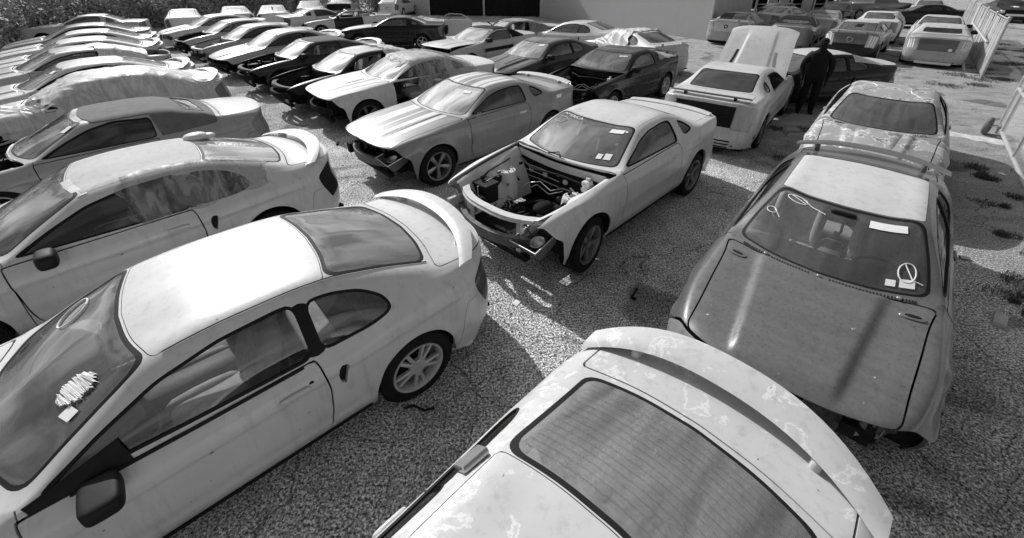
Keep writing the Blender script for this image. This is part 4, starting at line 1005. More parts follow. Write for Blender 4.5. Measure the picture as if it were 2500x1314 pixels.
# ------------------------------------------------------------------ paints
white = paint('white paint', .57, .35, .12, coat=.5); off = paint('chalky white paint', .60, .55, .25, coat=.15)
silver = paint('silver grey paint', .40, .35, .25); silver2 = paint('pale silver paint', .52, .4, .3, coat=.4); grey = paint('mid grey paint', .22, .35, .25); dgrey = paint('dark grey paint', .085, .32, .18)
charcoal = paint('charcoal paint', .022, .3, .07, coat=.4); black = paint('black paint', .006, .25, .02, spec=.3, coat=.25); blackd = paint('dusty black paint', .008, .4, .04, spec=.3, coat=.15)
faded = paint('sun-bleached white paint', .52, .75, .3, coat=0); peel = paint('peeling silver paint', .50, .5, .2, worn=.15, wornv=.50, wscale=4.0, coat=.2)
peelg = paint('peeling grey paint', .17, .5, .35, worn=.45, wornv=.30, wscale=2.6, rimv=.6, coat=.2)
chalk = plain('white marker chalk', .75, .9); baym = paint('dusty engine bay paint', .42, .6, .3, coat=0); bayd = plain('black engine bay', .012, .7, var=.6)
striped = paint('grey paint with white stripes', .24, .38, .06, stripes=[(0, .60), (.016, .12), (.19, .60), (.345, .12), (.385, .60), (.50, .14)])
FACEL = dict(mirrors=()); NOSE = ('front_bumper', 'grille', 'headlight')
F = -2.35
# --- nearest cars
A, SA = car('parked_car', 'sn', -2.30, 2.28, -2.41, white, 'white coupe nearest the camera at lower left, double-spoke rear wheel and ducktail spoiler', z=-.02, wheels='double', spoiler='duck', mirrors=(), ws='front', rw='mid', sw='clear', tilt=(-.022, .012), mats={'taillight': paint('lamp lens dark', .03, .2)})
m = MB(); m.blob((.50, .93, .895), (.085, .11, .052), (.35, .45), (24, 12)); m.box(.46, .56, .80, .88, .865, .90, c=.008); m.obj('mirror', BLACK(), A, 60)
m = MB(); m.tube([SA.point(u, 3.97, .004, 1)[0] for u in np.linspace(9.6, 13.9, 26)], .011, 6); m.obj('belt_seal', BLACK(), A)
decal(A, SA, 'mirror_sail', 9.0, 10.6, 4.0, 4.95, BLACK(), 1, .006)
m = MB(); T = Matrix.Translation((-.46, .892, .775)) @ Matrix.Rotation(PI/2, 4, 'X'); m.lathe([(.016, -.004), (.016, .004), (.001, .005)], 16, Matrix.Translation((-.53, .885, .815))); m.obj('key_lock', BLACK(), A)
for q, (u0, v0) in enumerate(((11.1, 9.2-2.4),)):
    L = []; rr = random.Random(1)
    for k in range(60): L.append((u0-.75*k/60+rr.uniform(-.03, .03)-.0, v0+(-.26 if k % 2 else .26)*math.sin(PI*k/60)**.5+rr.uniform(-.05, .05)))
    scribble(A, SA, 'chalk_scribble', L, chalk, 1, .012)
scribble(A, SA, 'chalk_scribble', [(10.6+.35*math.cos(a), 9.3+.32*math.sin(a)) for a in np.linspace(0, 6.2, 22)], chalk, 1, .005)
decal(A, SA, 'paper_sheet', 10.2, 10.45, 6.35, 6.6, PAPER(), 1, .006)
m = MB()
for sd in (1,):
    m.blob((.80, .05, .915), (.10, .18, .02), (.6, .6)); m.box(.70, .86, -.35, .28, .925, .935)
m.obj('dashboard_vent', BLACK(), A)

m = MB(); m.tube([SA.point(u, 8.0-7.98+2.0+4.02, .006, 1)[0] for u in np.linspace(12.2, 18.0, 26)], .004, 5); m.obj('roof_seam', TRIM(), A)
C_, SCc = car('parked_car', 'sn', 3.24, 3.66, -2.3, dgrey, 'dark grey coupe at right, bleached white roof, bulged hood and missing front bumper', skip=('front_bumper', 'grille', ('headlight', 1)), spoiler='high', mirrors=(), ws='front', rw='mid', z=-.02,
    mats={'roof': faded, ('headlight', -1): paint('clear lamp lens', .22, .10, .05), ('headlight', 1): plain('empty lamp bucket', .03, .7, var=.6), 'taillight': paint('lamp lens dark', .03, .2)}, handles=True)
decal(C_, SCc, 'paper_sheet', 11.25, 11.62, 6.5, 7.35, PAPER(), 1, .006, dv=0)
scribble(C_, SCc, 'chalk_mark', [(11.55+.17*math.cos(a), 6.75+.30*math.sin(a)) for a in np.linspace(0, 6.6, 26)]+[(11.45, 7.2), (11.3, 7.6)], chalk, -1, .0042)
scribble(C_, SCc, 'chalk_mark', [(11.66, 6.55), (11.5, 7.0)], chalk, -1, .004)
scribble(C_, SCc, 'chalk_mark', [(10.5+.13*math.cos(a), 6.35+.14*math.sin(a)) for a in np.linspace(0, 6.6, 18)]+[(10.35, 6.65)], chalk, -1, .0035)
scribble(C_, SCc, 'chalk_mark', [(9.75+.28*math.cos(a), 6.5+.16*math.sin(a)) for a in np.linspace(0, 6.6, 20)]+[(9.55, 6.4), (9.45, 6.2)], chalk, 1, .0048)
decal(C_, SCc, 'inspection_sticker', 9.3, 9.55, 6.35, 6.62, PAPER(), 1, .006); decal(C_, SCc, 'inspection_sticker', 9.3, 9.5, 6.68, 6.85, PAPER(), 1, .006)
def hood_vent(root, S, side):
    m = MB(); p, n = S.point(7.2, 5.55, .004, side); T = Matrix.Translation(p) @ n.to_track_quat('Z', 'X').to_matrix().to_4x4() @ Matrix.Rotation(PI/2, 4, 'Z')
    m.blob((0, 0, .0), (.085, .036, .010), (.6, .9), (20, 6), T); o = m.obj('hood_vent', dgrey, root)
    m = MB(); m.blob((.0, 0, .006), (.055, .018, .008), (.6, .9), (16, 6), T); m.obj('vent_opening', BLACK(), o)
for sd in (1, -1): hood_vent(C_, SCc, sd)
m = MB()
for k in range(7):
    L = [(2.06-.012*k, y, .66-.026*k-.25*0) for y in np.linspace(-.62, .50, 14)]; L = [(x-.22*abs(y/.7)**2.4, y, z) for x, y, z in L]; m.tube(L, .006, 5)
m.obj('grille_slats', BLACK(), C_)
for j in range(3):                                        # crumpled plastic and brackets hanging from the bare nose
    m = MB(); rr = random.Random(20+j); n = 10; vs = []
    for i in range(n):
        t = i/(n-1); yy = .18+.20*j+.32*t; xx = 2.08-.42*(max(0, yy)/.85)**2.2
        for k in range(6): vs.append((xx+.03*j*0+rr.uniform(-.045, .045)-.02*k, yy+rr.uniform(-.02, .02), .63-.06*j*0-.062*k*(1+.5*math.sin(3*t+j))+rr.uniform(-.03, .03)))
    m.add(vs, [(i*6+k, (i+1)*6+k, (i+1)*6+k+1, i*6+k+1) for i in range(n-1) for k in range(5) if rr.random() > .12]); m.obj('torn_bumper_piece', paint('grimy grey shards', .14, .6, .2) if j == 1 else plain('scuffed plastic', .06, .6, var=.7, scale=9), C_, 20)
m = MB()
for y0 in (-.45, .45): m.box(1.75, 2.05, y0-.04, y0+.04, .45, .55)
m.tube([(1.95-.2*abs(y/.6)**2.2, y, .50) for y in np.linspace(-.62, .62, 9)], .05, 8); m.box(1.85, 1.9, -.6, .6, .3, .66); m.obj('bumper_beam', DARK(), C_)
for y0 in (.0, -.34, .42):
    m = MB(); p = SCc.point(8.35, 8-abs(y0)*3.6, .012, 1 if y0 >= 0 else -1)[0]; m.blob(tuple(p), (.016, .016, .012)); m.obj('wiper_pivot', CHROME(), C_)
m = MB(); vs = []
for sd in (1, -1):
    for i in range(26):
        p, n = SCc.point(8.35, 6.15+i*.065, .004, sd); m.box(p.x-.016, p.x+.016, p.y-.004, p.y+.004, p.z-.002, p.z+.003)
tag(m.obj('cowl_slot', BLACK(), C_, 0), kind='stuff')
m = MB(); m.blob((.35, 0, 1.235), (.02, .10, .028)); m.obj('rear_view_mirror', BLACK(), C_)
m = MB(); m.tube([(.36, .02, 1.2), (.40, .03, 1.08), (.36, .0, 1.02)], .012, 5); m.box(.36, .38, -.02, .03, .98, 1.06); m.obj('hanging_ornament', CHROME(), C_)

D_, SD = car('parked_car', 'sn', -.25, .22, -2.35, peel, 'silver coupe at the bottom edge seen from its roof to its wing, lacquer peeling off', z=-.02, spoiler=None, mirrors=(), ws='front', rw='lit_cabin', mats={'trunk_lid': peel})
wing(D_, -2.12, .79, 1.15, .225, peel, .11, .62, .155, .13, .035)
for y0, x0 in ((.12, -1.25), (-.22, -1.22), (.44, -1.2)):
    m = MB(); m.tube([(x0+.055*math.copysign(abs(math.cos(a))**.5, math.cos(a)), y0+.042*math.copysign(abs(math.sin(a))**.5, math.sin(a)), .952) for a in np.linspace(0, 2*PI, 25)], .008, 6, caps=False); m.blob((x0, y0, .945), (.045, .034, .01), (.6, .6)); m.obj('belt_guide', plain('pale plastic trim', .75, .5), D_)
m = MB(); m.box(-1.62, -.95, -.60, .60, .915, .935, c=.006); m.obj('parcel_shelf', plain('parcel shelf carpet', .38, .95, var=.3), D_)
m = MB()
for sd in (1, -1): m.blob((-1.32, -.42*sd, .94), (.14, .10, .02), (.8, .9))
m.obj('shelf_speaker', plain('speaker grille cloth', .10, .8), D_)
m = MB(); 
for i in range(15):
    u = 15.35+i*.165
    for sd in (1, -1):
        for v in (6.35, 6.9, 7.5): pass
L = []
for i in range(14):
    u = 15.3+i*.175; m.tube([SD.point(u, v if v <= 8 else 16-v, .0015, 1 if v <= 8 else -1)[0] for v in np.linspace(6.3, 9.7, 12)], .0008, 3, caps=False)
tag(m.obj('heater_wire', plain('defroster wire', .2, .6), D_), kind='stuff')
m = MB()
for sd in (-1,):
    m.tube([SD.point(u, 5.55, .006, sd)[0] for u in (8.9, 9.6, 10.6, 11.4)], .012, 6)
m.obj('roof_moulding', BLACK(), D_)
m = MB(); p, n = SD.point(14.6, 5.75, .01, -1); T = Matrix.Translation(p) @ n.to_track_quat('Z', 'X').to_matrix().to_4x4(); m.box(-.05, .05, -.07, .07, -.01, .02, T, c=.006); m.obj('body_clip', CHROME(), D_)
m = MB(); m.tube([SD.point(u, 5.3+.1*math.sin(u*2), .012, -1)[0] for u in np.linspace(14.6, 11.8, 9)], .010, 6); m.obj('loose_wire', BLACK(), D_)

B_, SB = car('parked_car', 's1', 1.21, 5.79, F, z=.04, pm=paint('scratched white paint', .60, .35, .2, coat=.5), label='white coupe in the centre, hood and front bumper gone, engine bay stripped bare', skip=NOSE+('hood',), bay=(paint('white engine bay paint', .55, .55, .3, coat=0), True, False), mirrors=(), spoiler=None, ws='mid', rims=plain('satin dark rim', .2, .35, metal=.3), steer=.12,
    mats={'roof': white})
wing(B_, -2.20, .72, 1.095, .15, white, 0, .6, .06, .02, .015)
decal(B_, SB, 'paper_sheet', 11.15, 11.5, 6.45, 7.0, PAPER(), 1, .006, dv=-.05); decal(B_, SB, 'inspection_sticker', 11.3, 11.45, 6.28, 6.38, PAPER(), 1, .006)
decal(B_, SB, 'inspection_sticker', 9.45, 9.75, 6.4, 6.62, PAPER(), 1, .006); decal(B_, SB, 'inspection_sticker', 9.45, 9.7, 6.68, 6.85, PAPER(), 1, .006)
lettering(B_, SB, 'windshield_lettering', 'AMERICA', chalk, lambda s, t: SB.point(11.62+.24*t, 6.35+1.15*s, .006, -1)[0])
scribble(B_, SB, 'chalk_mark', [(11.1+.28*math.cos(a)+.1*math.sin(a), 6.55+.28*math.sin(a)) for a in np.linspace(0, 6.5, 24)], chalk, -1, .0035)
def hung_lamp(root, x, y, z, rx, label=None):
    m = MB(); T = Matrix.Translation((x, y, z)) @ Matrix.Rotation(rx, 4, 'X') @ Matrix.Rotation(.35, 4, 'Y')
    m.add([(-.22, -.20, .10), (.12, -.24, .12), (.14, .14, .10), (-.20, .16, .08), (-.20, -.17, -.06), (.06, -.20, -.08), (.08, .10, -.08), (-.18, .12, -.06)], [(4,5,6,7)[::-1], (0,1,5,4)[::-1], (1,2,6,5)[::-1], (2,3,7,6)[::-1], (3,0,4,7)[::-1]], T)
    o = m.obj('headlight_housing', plain('grey plastic housing', .10, .6, var=.4), root, 20)
    m = MB(); m.tube([tuple(T @ Vector(p)) for p in ((-.22, -.20, .10), (.12, -.24, .12), (.14, .14, .10), (-.20, .16, .08), (-.22, -.20, .10))], .010, 6); m.obj('housing_rim', CHROME(), o)
    m = MB(); m.lathe([(.001, .0), (.05, .01), (.075, .05), (.085, .055), (.08, .06)], 18, T @ Matrix.Translation((.0, .06, .06)) @ Matrix.Rotation(PI/2, 4, 'X')); m.obj('lamp_bowl', CHROME(), o)
hung_lamp(B_, 2.02, .66, .48, .1)
m = MB(); m.box(2.0, 2.16, -.72, -.50, .42, .50, c=.015); m.box(1.95, 2.2, -.66, -.60, .36, .66, c=.01); m.blob((2.1, -.5, .40), (.09, .12, .04)); m.obj('bent_bracket', baym, B_)
m = MB(); m.tube([(2.0, .35, .5), (2.05, .30, .2), (2.1, .34, .02)], .007, 5); m.tube([(2.05, -.45, .5), (2.15, -.42, .15), (2.2, -.36, .03)], .006, 5); m.obj('dangling_wire', CHROME(), B_)
m = MB(); m.box(.80, .90, -.58, .10, .985, 1.0, c=.004); m.tube([(.84, -.2, 1.0), (.80, -.05, 1.04), (.86, .02, 1.0)], .008); m.obj('cowl_panel', BLACK(), B_)
m = MB(); m.tube([(.86, -.70, 1.0), (.90, -.60, 1.01), (.92, .2, 1.005), (.84, .70, 1.0)], .012, 6); m.obj('cowl_edge', CHROME(), B_)
for L in ([(9.6, 3.75), (11, 3.7), (13, 3.55), (15.5, 3.5), (17.5, 3.75)], [(15, 3.1), (16.5, 3.35), (18, 3.2)], [(4.6, 3.3), (5.5, 3.6), (6.6, 3.45)]): scribble(B_, SB, 'paint_scratch', L, plain('bare primer', .7, .8), 1, .004, .0)

M1, SM = car('parked_car', 's1', -.84, 8.06, -2.37, striped, 'grey coupe with white racing stripes over hood and roof, left of the hoodless white coupe', skip=NOSE, spoiler='s1', mirrors=(), ws='hazy', bay=(bayd, False, False), rims=plain('satin rim', .3, .4, metal=.6), bmat=silver2,
    mats={'door': grey, 'fender': grey, 'body_shell': grey, 'rear_bumper': grey, 'trunk_lid': grey, 'taillight': grey}, steer=0)
decal(M1, SM, 'paper_sheet', 11.0, 11.3, 6.75, 7.25, PAPER(), 1, .006, dv=.05)
lettering(M1, SM, 'fender_badge', 'GT', plain('badge metal', .6, .4), lambda s, t: SM.point(8.25-.28*s, 2.35+.30*t, .006, 1)[0])
lettering(M1, SM, 'window_lettering', 'C1', chalk, lambda s, t: SM.point(9.75+.3*s, 4.25+.35*t, .008, 1)[0])
decal(M1, SM, 'torn_paint_patch', 18.2, 19.4, 3.1, 3.5, PAPER(), 1, .004, skew=.2)
hung_lamp(M1, 2.02, .62, .50, 0); m = MB(); m.box(2.0, 2.18, -.62, -.52, .40, .56); m.obj('bent_bracket', DARK(), M1)

W_, SW = car('parked_car', 's1', 5.11, 9.84, .895, white, 'white coupe seen from behind, hood propped open, black spoiler and black tail panel', spoiler='s1', bmat=black, skip=NOSE, ws='mid', rw='dark', sw='dark', mirrors=(), rims=DALLOY(), tail=.45, bay=(bayd, False, True))
for o in list(W_.children):
    if o.name.startswith('hood'):
        hp = Vector((.88, 0, 1.0)); R = Matrix.Rotation(-math.radians(54), 4, 'Y'); o.matrix_local = Matrix.Translation(hp) @ R @ Matrix.Translation(-hp); hoodW = o
for sd in (1, -1):
    dv_ = decal(W_, SW, 'hood_louvre', 6.0, 6.8, 6.15, 6.4, BLACK(), sd, .006); dv_.parent = hoodW
    if sd < 0: dv_.data.materials[0] = grey
decal(W_, SW, 'tail_panel', 21.45, 23.0, 6.15, 9.85, BLACK(), 1, .004, nu=8, nv=16)
for i, v in enumerate((24.3, 24.65)): decal(W_, SW, 'bumper_slot', v, v+.14, 6.2, 7.9, BLACK(), 1, .004)
for v in (24.1, 24.45, 24.8): decal(W_, SW, 'bumper_slot', v, v+.16, 5.6, 8.0, BLACK(), -1, .004)
decal(W_, SW, 'side_marker', 22.3, 22.75, 1.6, 2.1, BLACK(), -1, .004)
m = MB()
for k in range(4): m.tube([SW.point(22.2+.18*k, v, .008, -1)[0] for v in np.linspace(6.2, 7.3, 8)], .006, 4)
m.obj('panel_slats', DARK(), W_)

G_, SG = car('parked_car', 'sn', 6.44, 7.27, -2.29, peelg, 'weathered grey coupe with flaking paint and a hood scoop, behind the dark grey coupe', ws='mid', mirrors=(), z=.02, sw='dark')
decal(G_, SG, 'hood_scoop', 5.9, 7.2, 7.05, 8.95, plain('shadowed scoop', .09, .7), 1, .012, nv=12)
m = MB(); vs = []; nn = 14
for i in range(nn+1):
    v = 6.95+2.1*i/nn; sd, vv = (1, v) if v <= 8 else (-1, 16-v)
    h = .055*math.sin(PI*i/nn)**.3; vs += [SG.point(7.35, vv, 0, sd)[0], SG.point(7.0, vv, h, sd)[0], SG.point(6.2, vv, h*.8, sd)[0], SG.point(5.3, vv, 0.0, sd)[0]]
m.add(vs, [(i*4+k, i*4+k+1, (i+1)*4+k+1, (i+1)*4+k) for i in range(nn) for k in range(3)]); m.obj('hood_scoop_cover', peelg, G_, 50)
for sd, uc in ((-1, 13.4), (1, 13.2)): scribble(G_, SG, 'paint_edge', [(uc-.9*math.cos(a)+.06*math.sin(a*9), 6.1+1.1*math.sin(a)) for a in np.linspace(0, PI, 26)], plain('flaked lacquer', .62, .8), sd, .009, .001)
m = MB()
for i in range(30):
    for sd in (1, -1):
        p, n = SG.point(8.35, 6.3+i*.045, .004, sd)
        if i % 2: m.box(p.x-.03, p.x+.03, p.y-.004, p.y+.004, p.z-.002, p.z+.004)
tag(m.obj('cowl_slot', BLACK(), G_, 0), kind='stuff')

# --- left row
L2, S2 = car('parked_car', 'sn', -4.36, 4.13, -2.355, paint('light silver grey paint', .54, .35, .2), 'silver grey coupe behind the nearest white one, film taped over its rear side window', z=.02, spoiler='duck', mirrors=(), sw='dark', ws='clear', rw='hazy', mats={'roof': paint('dust-caked roof paint', .45, .8, .8, coat=0), 'taillight': BLACK()})
o = mk('mirror', mirror_mesh(), L2, (.52, .84, .90))
wrap((-4.36, 4.13, .02), -2.355, 'sn', 12.7, 17.2, 4.05, 'clear film taped over the rear side window of the silver grey coupe', see=.72, v=.6, off=.010, wr=.003, seed=3, side_only=6.3)
decal(L2, S2, 'dirt_streak', 11.9, 12.15, 6.0, 7.9, CHROME(), 1, .005)
m = MB(); m.blob((-.98, -.38, 1.33), (.13, .10, .05), (.9, .9)); m.blob((-1.1, -.42, 1.30), (.10, .07, .035), (.9, .9)); o = m.obj('plastic_bag', filmmat('crumpled bag film', .7, .15), None); o.location = (-4.36, 4.13, .02); o.rotation_euler = (0, 0, -2.355); tag(o, 'crumpled pale plastic bag lying at the roof edge of the silver grey coupe', 'plastic bag')
m = MB(); m.tube([(.35, .45, 1.0), (.1, .47, .97), (-.1, .44, 1.02), (-.3, .46, 1.0), (-.45, .45, 1.05)], .012, 6); m.tube([(.0, .45, .95), (-.2, .44, .98), (-.4, .46, .97)], .008, 5); m.obj('loose_wiring', CHROME(), L2)
L3, S3 = car('parked_car', 'snc', -6.50, 6.50, -2.33, paint('grey silver paint', .30, .3, .2), 'silver convertible with a mid grey cloth roof, second row behind the nearest white coupe', z=-.06, mirrors=(), skip=NOSE+('hood',), bay=(bayd, True, True), top=.12, sw='dark', ws='clear', rw='hazy', tail=.25, mats={'windshield': G('clear')})
decal(L3, S3, 'paper_sheet', 10.9, 11.5, 6.2, 6.5, PAPER(), 1, .006)
L4, S4 = car('parked_car', 'sn', -8.47, 8.68, -2.34, silver2, 'silver coupe almost wholly wrapped in cloudy plastic film', spoiler='duck', mirrors=(), tail=.2)
wrap((-8.47, 8.68, 0), -2.34, 'sn', 9.6, 20.4, 1.9, 'cloudy crumpled film shrouding the cabin and flank of the silver coupe', see=.22, v=.62, off=.03, wr=.035, seed=5, hang=.01)
wrap((-8.47, 8.68, 0), -2.34, 'sn', 6.2, 9.0, 1.9, 'bundled film wrapped round the fender of the silver coupe', see=.25, v=.55, off=.06, wr=.07, seed=6, hang=.02, side_only=6.8)
L5, S5 = car('parked_car', 'sn', -10.04, 10.08, -2.34, paint('pale grey paint', .50, .4, .3), 'pale grey coupe with paper inside its windshield, next beyond the film-wrapped one', spoiler='duck', mirrors=(), sw='dark', rw='hazy', ws='mid')
decal(L5, S5, 'paper_sheet', 11.0, 11.5, 6.25, 6.7, PAPER(), 1, .006)
L6, _ = car('parked_car', 'sn', -12.05, 12.0, -2.30, silver, 'silver coupe with film draped over its rear glass, third from the film-wrapped end', mirrors=(), skip=('trunk_lid',), sw='mid', ws='mid')
wrap((-12.05, 12.0, 0), -2.30, 'sn', 14.2, 18.6, 3.9, 'torn film draped from roof to deck of the silver coupe without a boot lid', see=.15, v=.66, off=.02, wr=.03, seed=8)
for i, (x, y, yw, pm_, kd, lb, spo) in enumerate([
    (-13.45, 13.72, -2.41, silver2, 'sn', 'pale coupe with a smooth roof, fourth roof back in the left row', 'duck'),
    (-15.10, 15.78, -2.48, paint('light dusty paint', .58, .5, .4), 'sn', 'light dusty coupe, fifth roof back in the left row', 'duck'),
    (-16.95, 17.85, -2.50, grey, 'sn', 'mid grey coupe with bright roof edges, sixth roof back in the left row', None),
    (-20.0, 21.6, -2.62, silver, 's1', 'silver coupe with broken rear quarter, last at the back of the left row', None)]):
    car('parked_car', kd, x, y, yw, pm_, lb, spoiler=spo, mirrors=(), sw='dark' if i < 3 else 'mid', ws='hazy', rw='hazy')
S, pr = proto('sn'); o = mk('hood_panel', pr['hood'][0], None, (-22.2, 20.0, .28), silver); o.rotation_euler = (0, -.12, -2.75); tag(o, 'loose grey hood panel lying at the far left below the bushes', 'hood panel')
# --- middle row
M2, S_ = car('parked_car', 's1', -2.66, 10.75, -2.45, off, 'chalky white coupe whose cabin is covered with clear film, beside the striped coupe', mirrors=(), skip=('front_bumper', 'grille', 'headlight', ('door', 1), ('door_window', 1)), ws='hazy', rims=DALLOY(), bay=(bayd, False, True), seat=True)
wrap((-2.66, 10.75, 0), -2.45, 's1', 11.4, 18.2, 1.3, 'clear film stretched over roof and doorless side of the chalky white coupe', see=.62, v=.55, off=.03, wr=.03, seed=9)
decal(M2, S_, 'hood_stripe', 4.3, 8.2, 5.4, 5.75, grey, 1, .003, nu=12); decal(M2, S_, 'hood_slot', 6.0, 6.9, 7.2, 7.35, BLACK(), 1, .004)
scribble(M2, S_, 'chalk_scribble', [(11.2-.05*k, 6.6+(.2 if k % 2 else -.1)) for k in range(14)], chalk, 1, .012)
M3, _ = car('parked_car', 'sn', -4.22, 11.75+.15, -2.38, blackd, 'black hoodless coupe with a pale dusty roof and no door glass', mirrors=(), skip=NOSE+('hood', 'door_window', 'quarter_window'), bay=(bayd, False, True), ws='white', wheels='five', mats={'roof': paint('dusty grey roof paint', .30, .7, .5)}, rims=DALLOY())
wrap((-4.22, 11.9, 0), -2.38, 'sn', 14.2, 17.6, 5.0, 'torn film over the rear glass of the black hoodless coupe', see=.2, v=.65, off=.02, wr=.03, seed=10)
M4, SM4 = car('parked_car', 'snc', -6.22, 13.97, -2.385, charcoal, 'charcoal convertible with black folding roof and hood removed, pale seats showing', mirrors=(1,), skip=NOSE+('hood',), bay=(bayd, True, True), ws='white', top=.07, rims=ALLOY(), spoiler='duck', bmat=silver2)
M5, _ = car('parked_car', 'sn', -8.2, 15.95, -2.31, silver, 'silver coupe with bleached windshield, beyond the charcoal convertible', mirrors=(), skip=('front_bumper', 'grille', 'headlight'), ws='white', sw='dark', spoiler='duck', bmat=white, bay=(bayd, False, True))
M6, _ = car('parked_car', 'sn', -10.1, 17.75, -2.30, paint('dull grey paint', .30, .6, .4), 'dull grey coupe missing its hood, third beyond the charcoal convertible', mirrors=(), skip=NOSE+('hood',), ws='white', sw='dark', bay=(baym, False, True))
M7, _ = car('parked_car', 'sn', -12.0, 19.6, -2.30, paint('light dull paint', .42, .6, .4), 'light coupe missing bumper and hood, fourth beyond the charcoal convertible', mirrors=(), skip=NOSE+('hood',), ws='white', sw='mid', bay=(bayd, False, True))
M8, _ = car('parked_car', 'sn', -14.2, 21.9, -2.33, off, 'white coupe with lamps and bumper still on, far end of the middle row', mirrors=(), ws='white', sw='mid', head=.05)
# --- back of the yard, left
for kd, x, y, yw, pm_, lb in [
    ('sn', -18.0, 25.6, 2.12, off, 'bleached pale coupe with an upright rear window, between the two rows at the back'),
    ('sn', -16.4, 27.6, 2.13, silver2, 'pale silver coupe, second from the left among those backed from the bushes'),
    ('sn', -14.6, 28.6, 2.0, white, 'white coupe with a dark curved mark on its rear glass, near the bushes'),
    ('s1', -14.0, 32.6, 1.96, grey, 'mid grey coupe close to the trees, behind the white side-on coupe'),
    ('s1', -12.9, 36.0, 1.75, silver, 'silver coupe with black tail panel, farthest back beside the white hatchback')]:
    rt, S = car('parked_car', kd, x, y, yw, pm_, lb, mirrors=(), rw='white' if kd == 'sn' else 'hazy', ws='hazy', sw='dark')
    if 'curved mark' in lb: scribble(rt, S, 'dark_mark', [(15.6, 7.9), (16.1, 8.15), (16.6, 7.95), (17.1, 8.1)], BLACK(), 1, .025)
    if 'black tail' in lb: decal(rt, S, 'tail_panel', 21.3, 23.0, 3.6, 12.4, BLACK(), 1, .004, nu=6, nv=18)
N4, _ = car('parked_car', 's1', -10.6, 26.0, .80, white, 'white coupe facing right with its quarter window showing, left of the wrecked convertible', mirrors=(), sw='dark', rw='hazy', tail=.05)
# stripped convertible wreck
N5, S5b = car('wrecked_car', 's1c', -8.9, 25.0, -2.75, blackd, 'stripped convertible wreck with open cabin and bare nose, behind the black coupe', mirrors=(1,), skip=NOSE+('hood', 'soft_top', 'rear_window', 'rear_window_frame', 'door_window', 'windshield'), bay=(baym, True, True), mats={'fender': silver2, 'body_shell': off})
N6, SN6 = car('parked_car', 's1', -5.45, 21.0, -3.05, black, 'glossy black coupe seen side-on with bright five-spoke wheels', mirrors=(), sw='mid', rw='hazy', ws='mid', wheels='star', rims=ALLOY(), skip=('grille',), mats={'hood': paint('dusty black hood', .10, .5, .8)})
m = MB()
for k in range(9): m.blob((-2.42, -.7+.17*k, .75+.1*math.sin(k*2)), (.06, .08, .09)); 
tag(m.obj('torn_tail_parts', DARK(), N6), None)
N8, SN8 = car('parked_car', 's1c', -1.15, 16.55, -2.31, silver2, 'pale silver convertible with a black folding roof and side stripe, hood ajar', mirrors=(1,), ws='hazy', sw='mid', top=.008, head=.4)
for o in list(N8.children):
    if o.name.startswith('hood'): hp = Vector((.88, 0, 1.0)); o.matrix_local = Matrix.Translation(hp) @ Matrix.Rotation(-.10, 4, 'Y') @ Matrix.Translation(-hp)
for sd in (1, -1): decal(N8, SN8, 'side_stripe', 8.6, 14.8, 2.35, 2.75, BLACK(), sd, .004, nu=22)
lettering(N8, SN8, 'stripe_lettering', 'GT/CS', BLACK(), lambda s, t: SN8.point(8.5-.75*s, 2.35+.42*t, .006, 1)[0])
N9, SN9 = car('parked_car', 'sn', .87, 13.83, -2.36, charcoal, 'charcoal coupe with paper in its windshield, left of the black hoodless coupe', mirrors=(1,), ws='hazy', sw='clear', rw='mid', skip=('front_bumper', 'headlight', 'grille'))
decal(N9, SN9, 'paper_sheet', 11.2, 11.6, 6.5, 7.1, PAPER(), 1, .006); decal(N9, SN9, 'hood_slot', 5.6, 7.4, 7.0, 7.25, BLACK(), 1, .004); decal(N9, SN9, 'hood_slot', 5.6, 7.4, 8.75, 9.0, BLACK(), 1, .004)
N10, SN10 = car('parked_car', 's1', 2.65, 11.6, -2.33, black, 'black coupe without hood or bumper, white sign in its windshield, bright rear wheel', mirrors=(1,), ws='mid', sw='mid', skip=NOSE+('hood',), bay=(bayd, True, True), wheels='star', rims=ALLOY(), spoiler='s1')
decal(N10, SN10, 'paper_sign', 11.05, 11.35, 6.4, 7.0, PAPER(), 1, .006); lettering(N10, SN10, 'sign_lettering', '10011.0', BLACK(), lambda s, t: SN10.point(11.1+.2*t, 6.93-.48*s, .009, 1)[0])
wrap((2.65, 11.6, 0), -2.33, 's1', 15.6, 20.5, 4.6, 'torn clear film over the deck of the black hoodless coupe', see=.45, v=.6, off=.015, wr=.02, seed=12, side_only=8)
for sd in (-1, 1):
    m = MB(); m.lathe([(.06, 0), (.055, .06), (.001, .07)], 14, Matrix.Translation((1.2, .55*sd, .80)) @ Matrix.Rotation(-PI/2, 4, 'X')); m.obj('strut_cap', CHROME(), N10)
N11, _ = car('parked_car', 'sn', 4.35, 16.7, 2.08, white, 'white coupe facing away with film gathered over its cabin, behind the black hoodless coupe', mirrors=(), rw='dark', spoiler='posts', tail=.12, z=-.05)
wrap((4.35, 16.7, -.05), 2.08, 'sn', 7.2, 14.6, 2.2, 'pleated pale film gathered over the cabin of the white coupe facing away', see=.12, v=.62, off=.03, wr=.06, seed=13, hang=.02)
car('parked_car', 'sn', 2.6, 19.3, 2.5, white, 'white coupe mostly hidden between the charcoal coupe and the grey wall', mirrors=())
N13, _ = car('parked_car', 'snc', -.1, 19.9, -2.75, grey, 'grey convertible with a sagging mottled cloth roof, in front of the grey wall', mirrors=(), top=.20, skip=('door_window',), ws='mid', rw='mid', mats={'soft_top': plain('mottled roof cloth', .22, .9, var=.6, scale=4), 'trunk_lid': silver2})
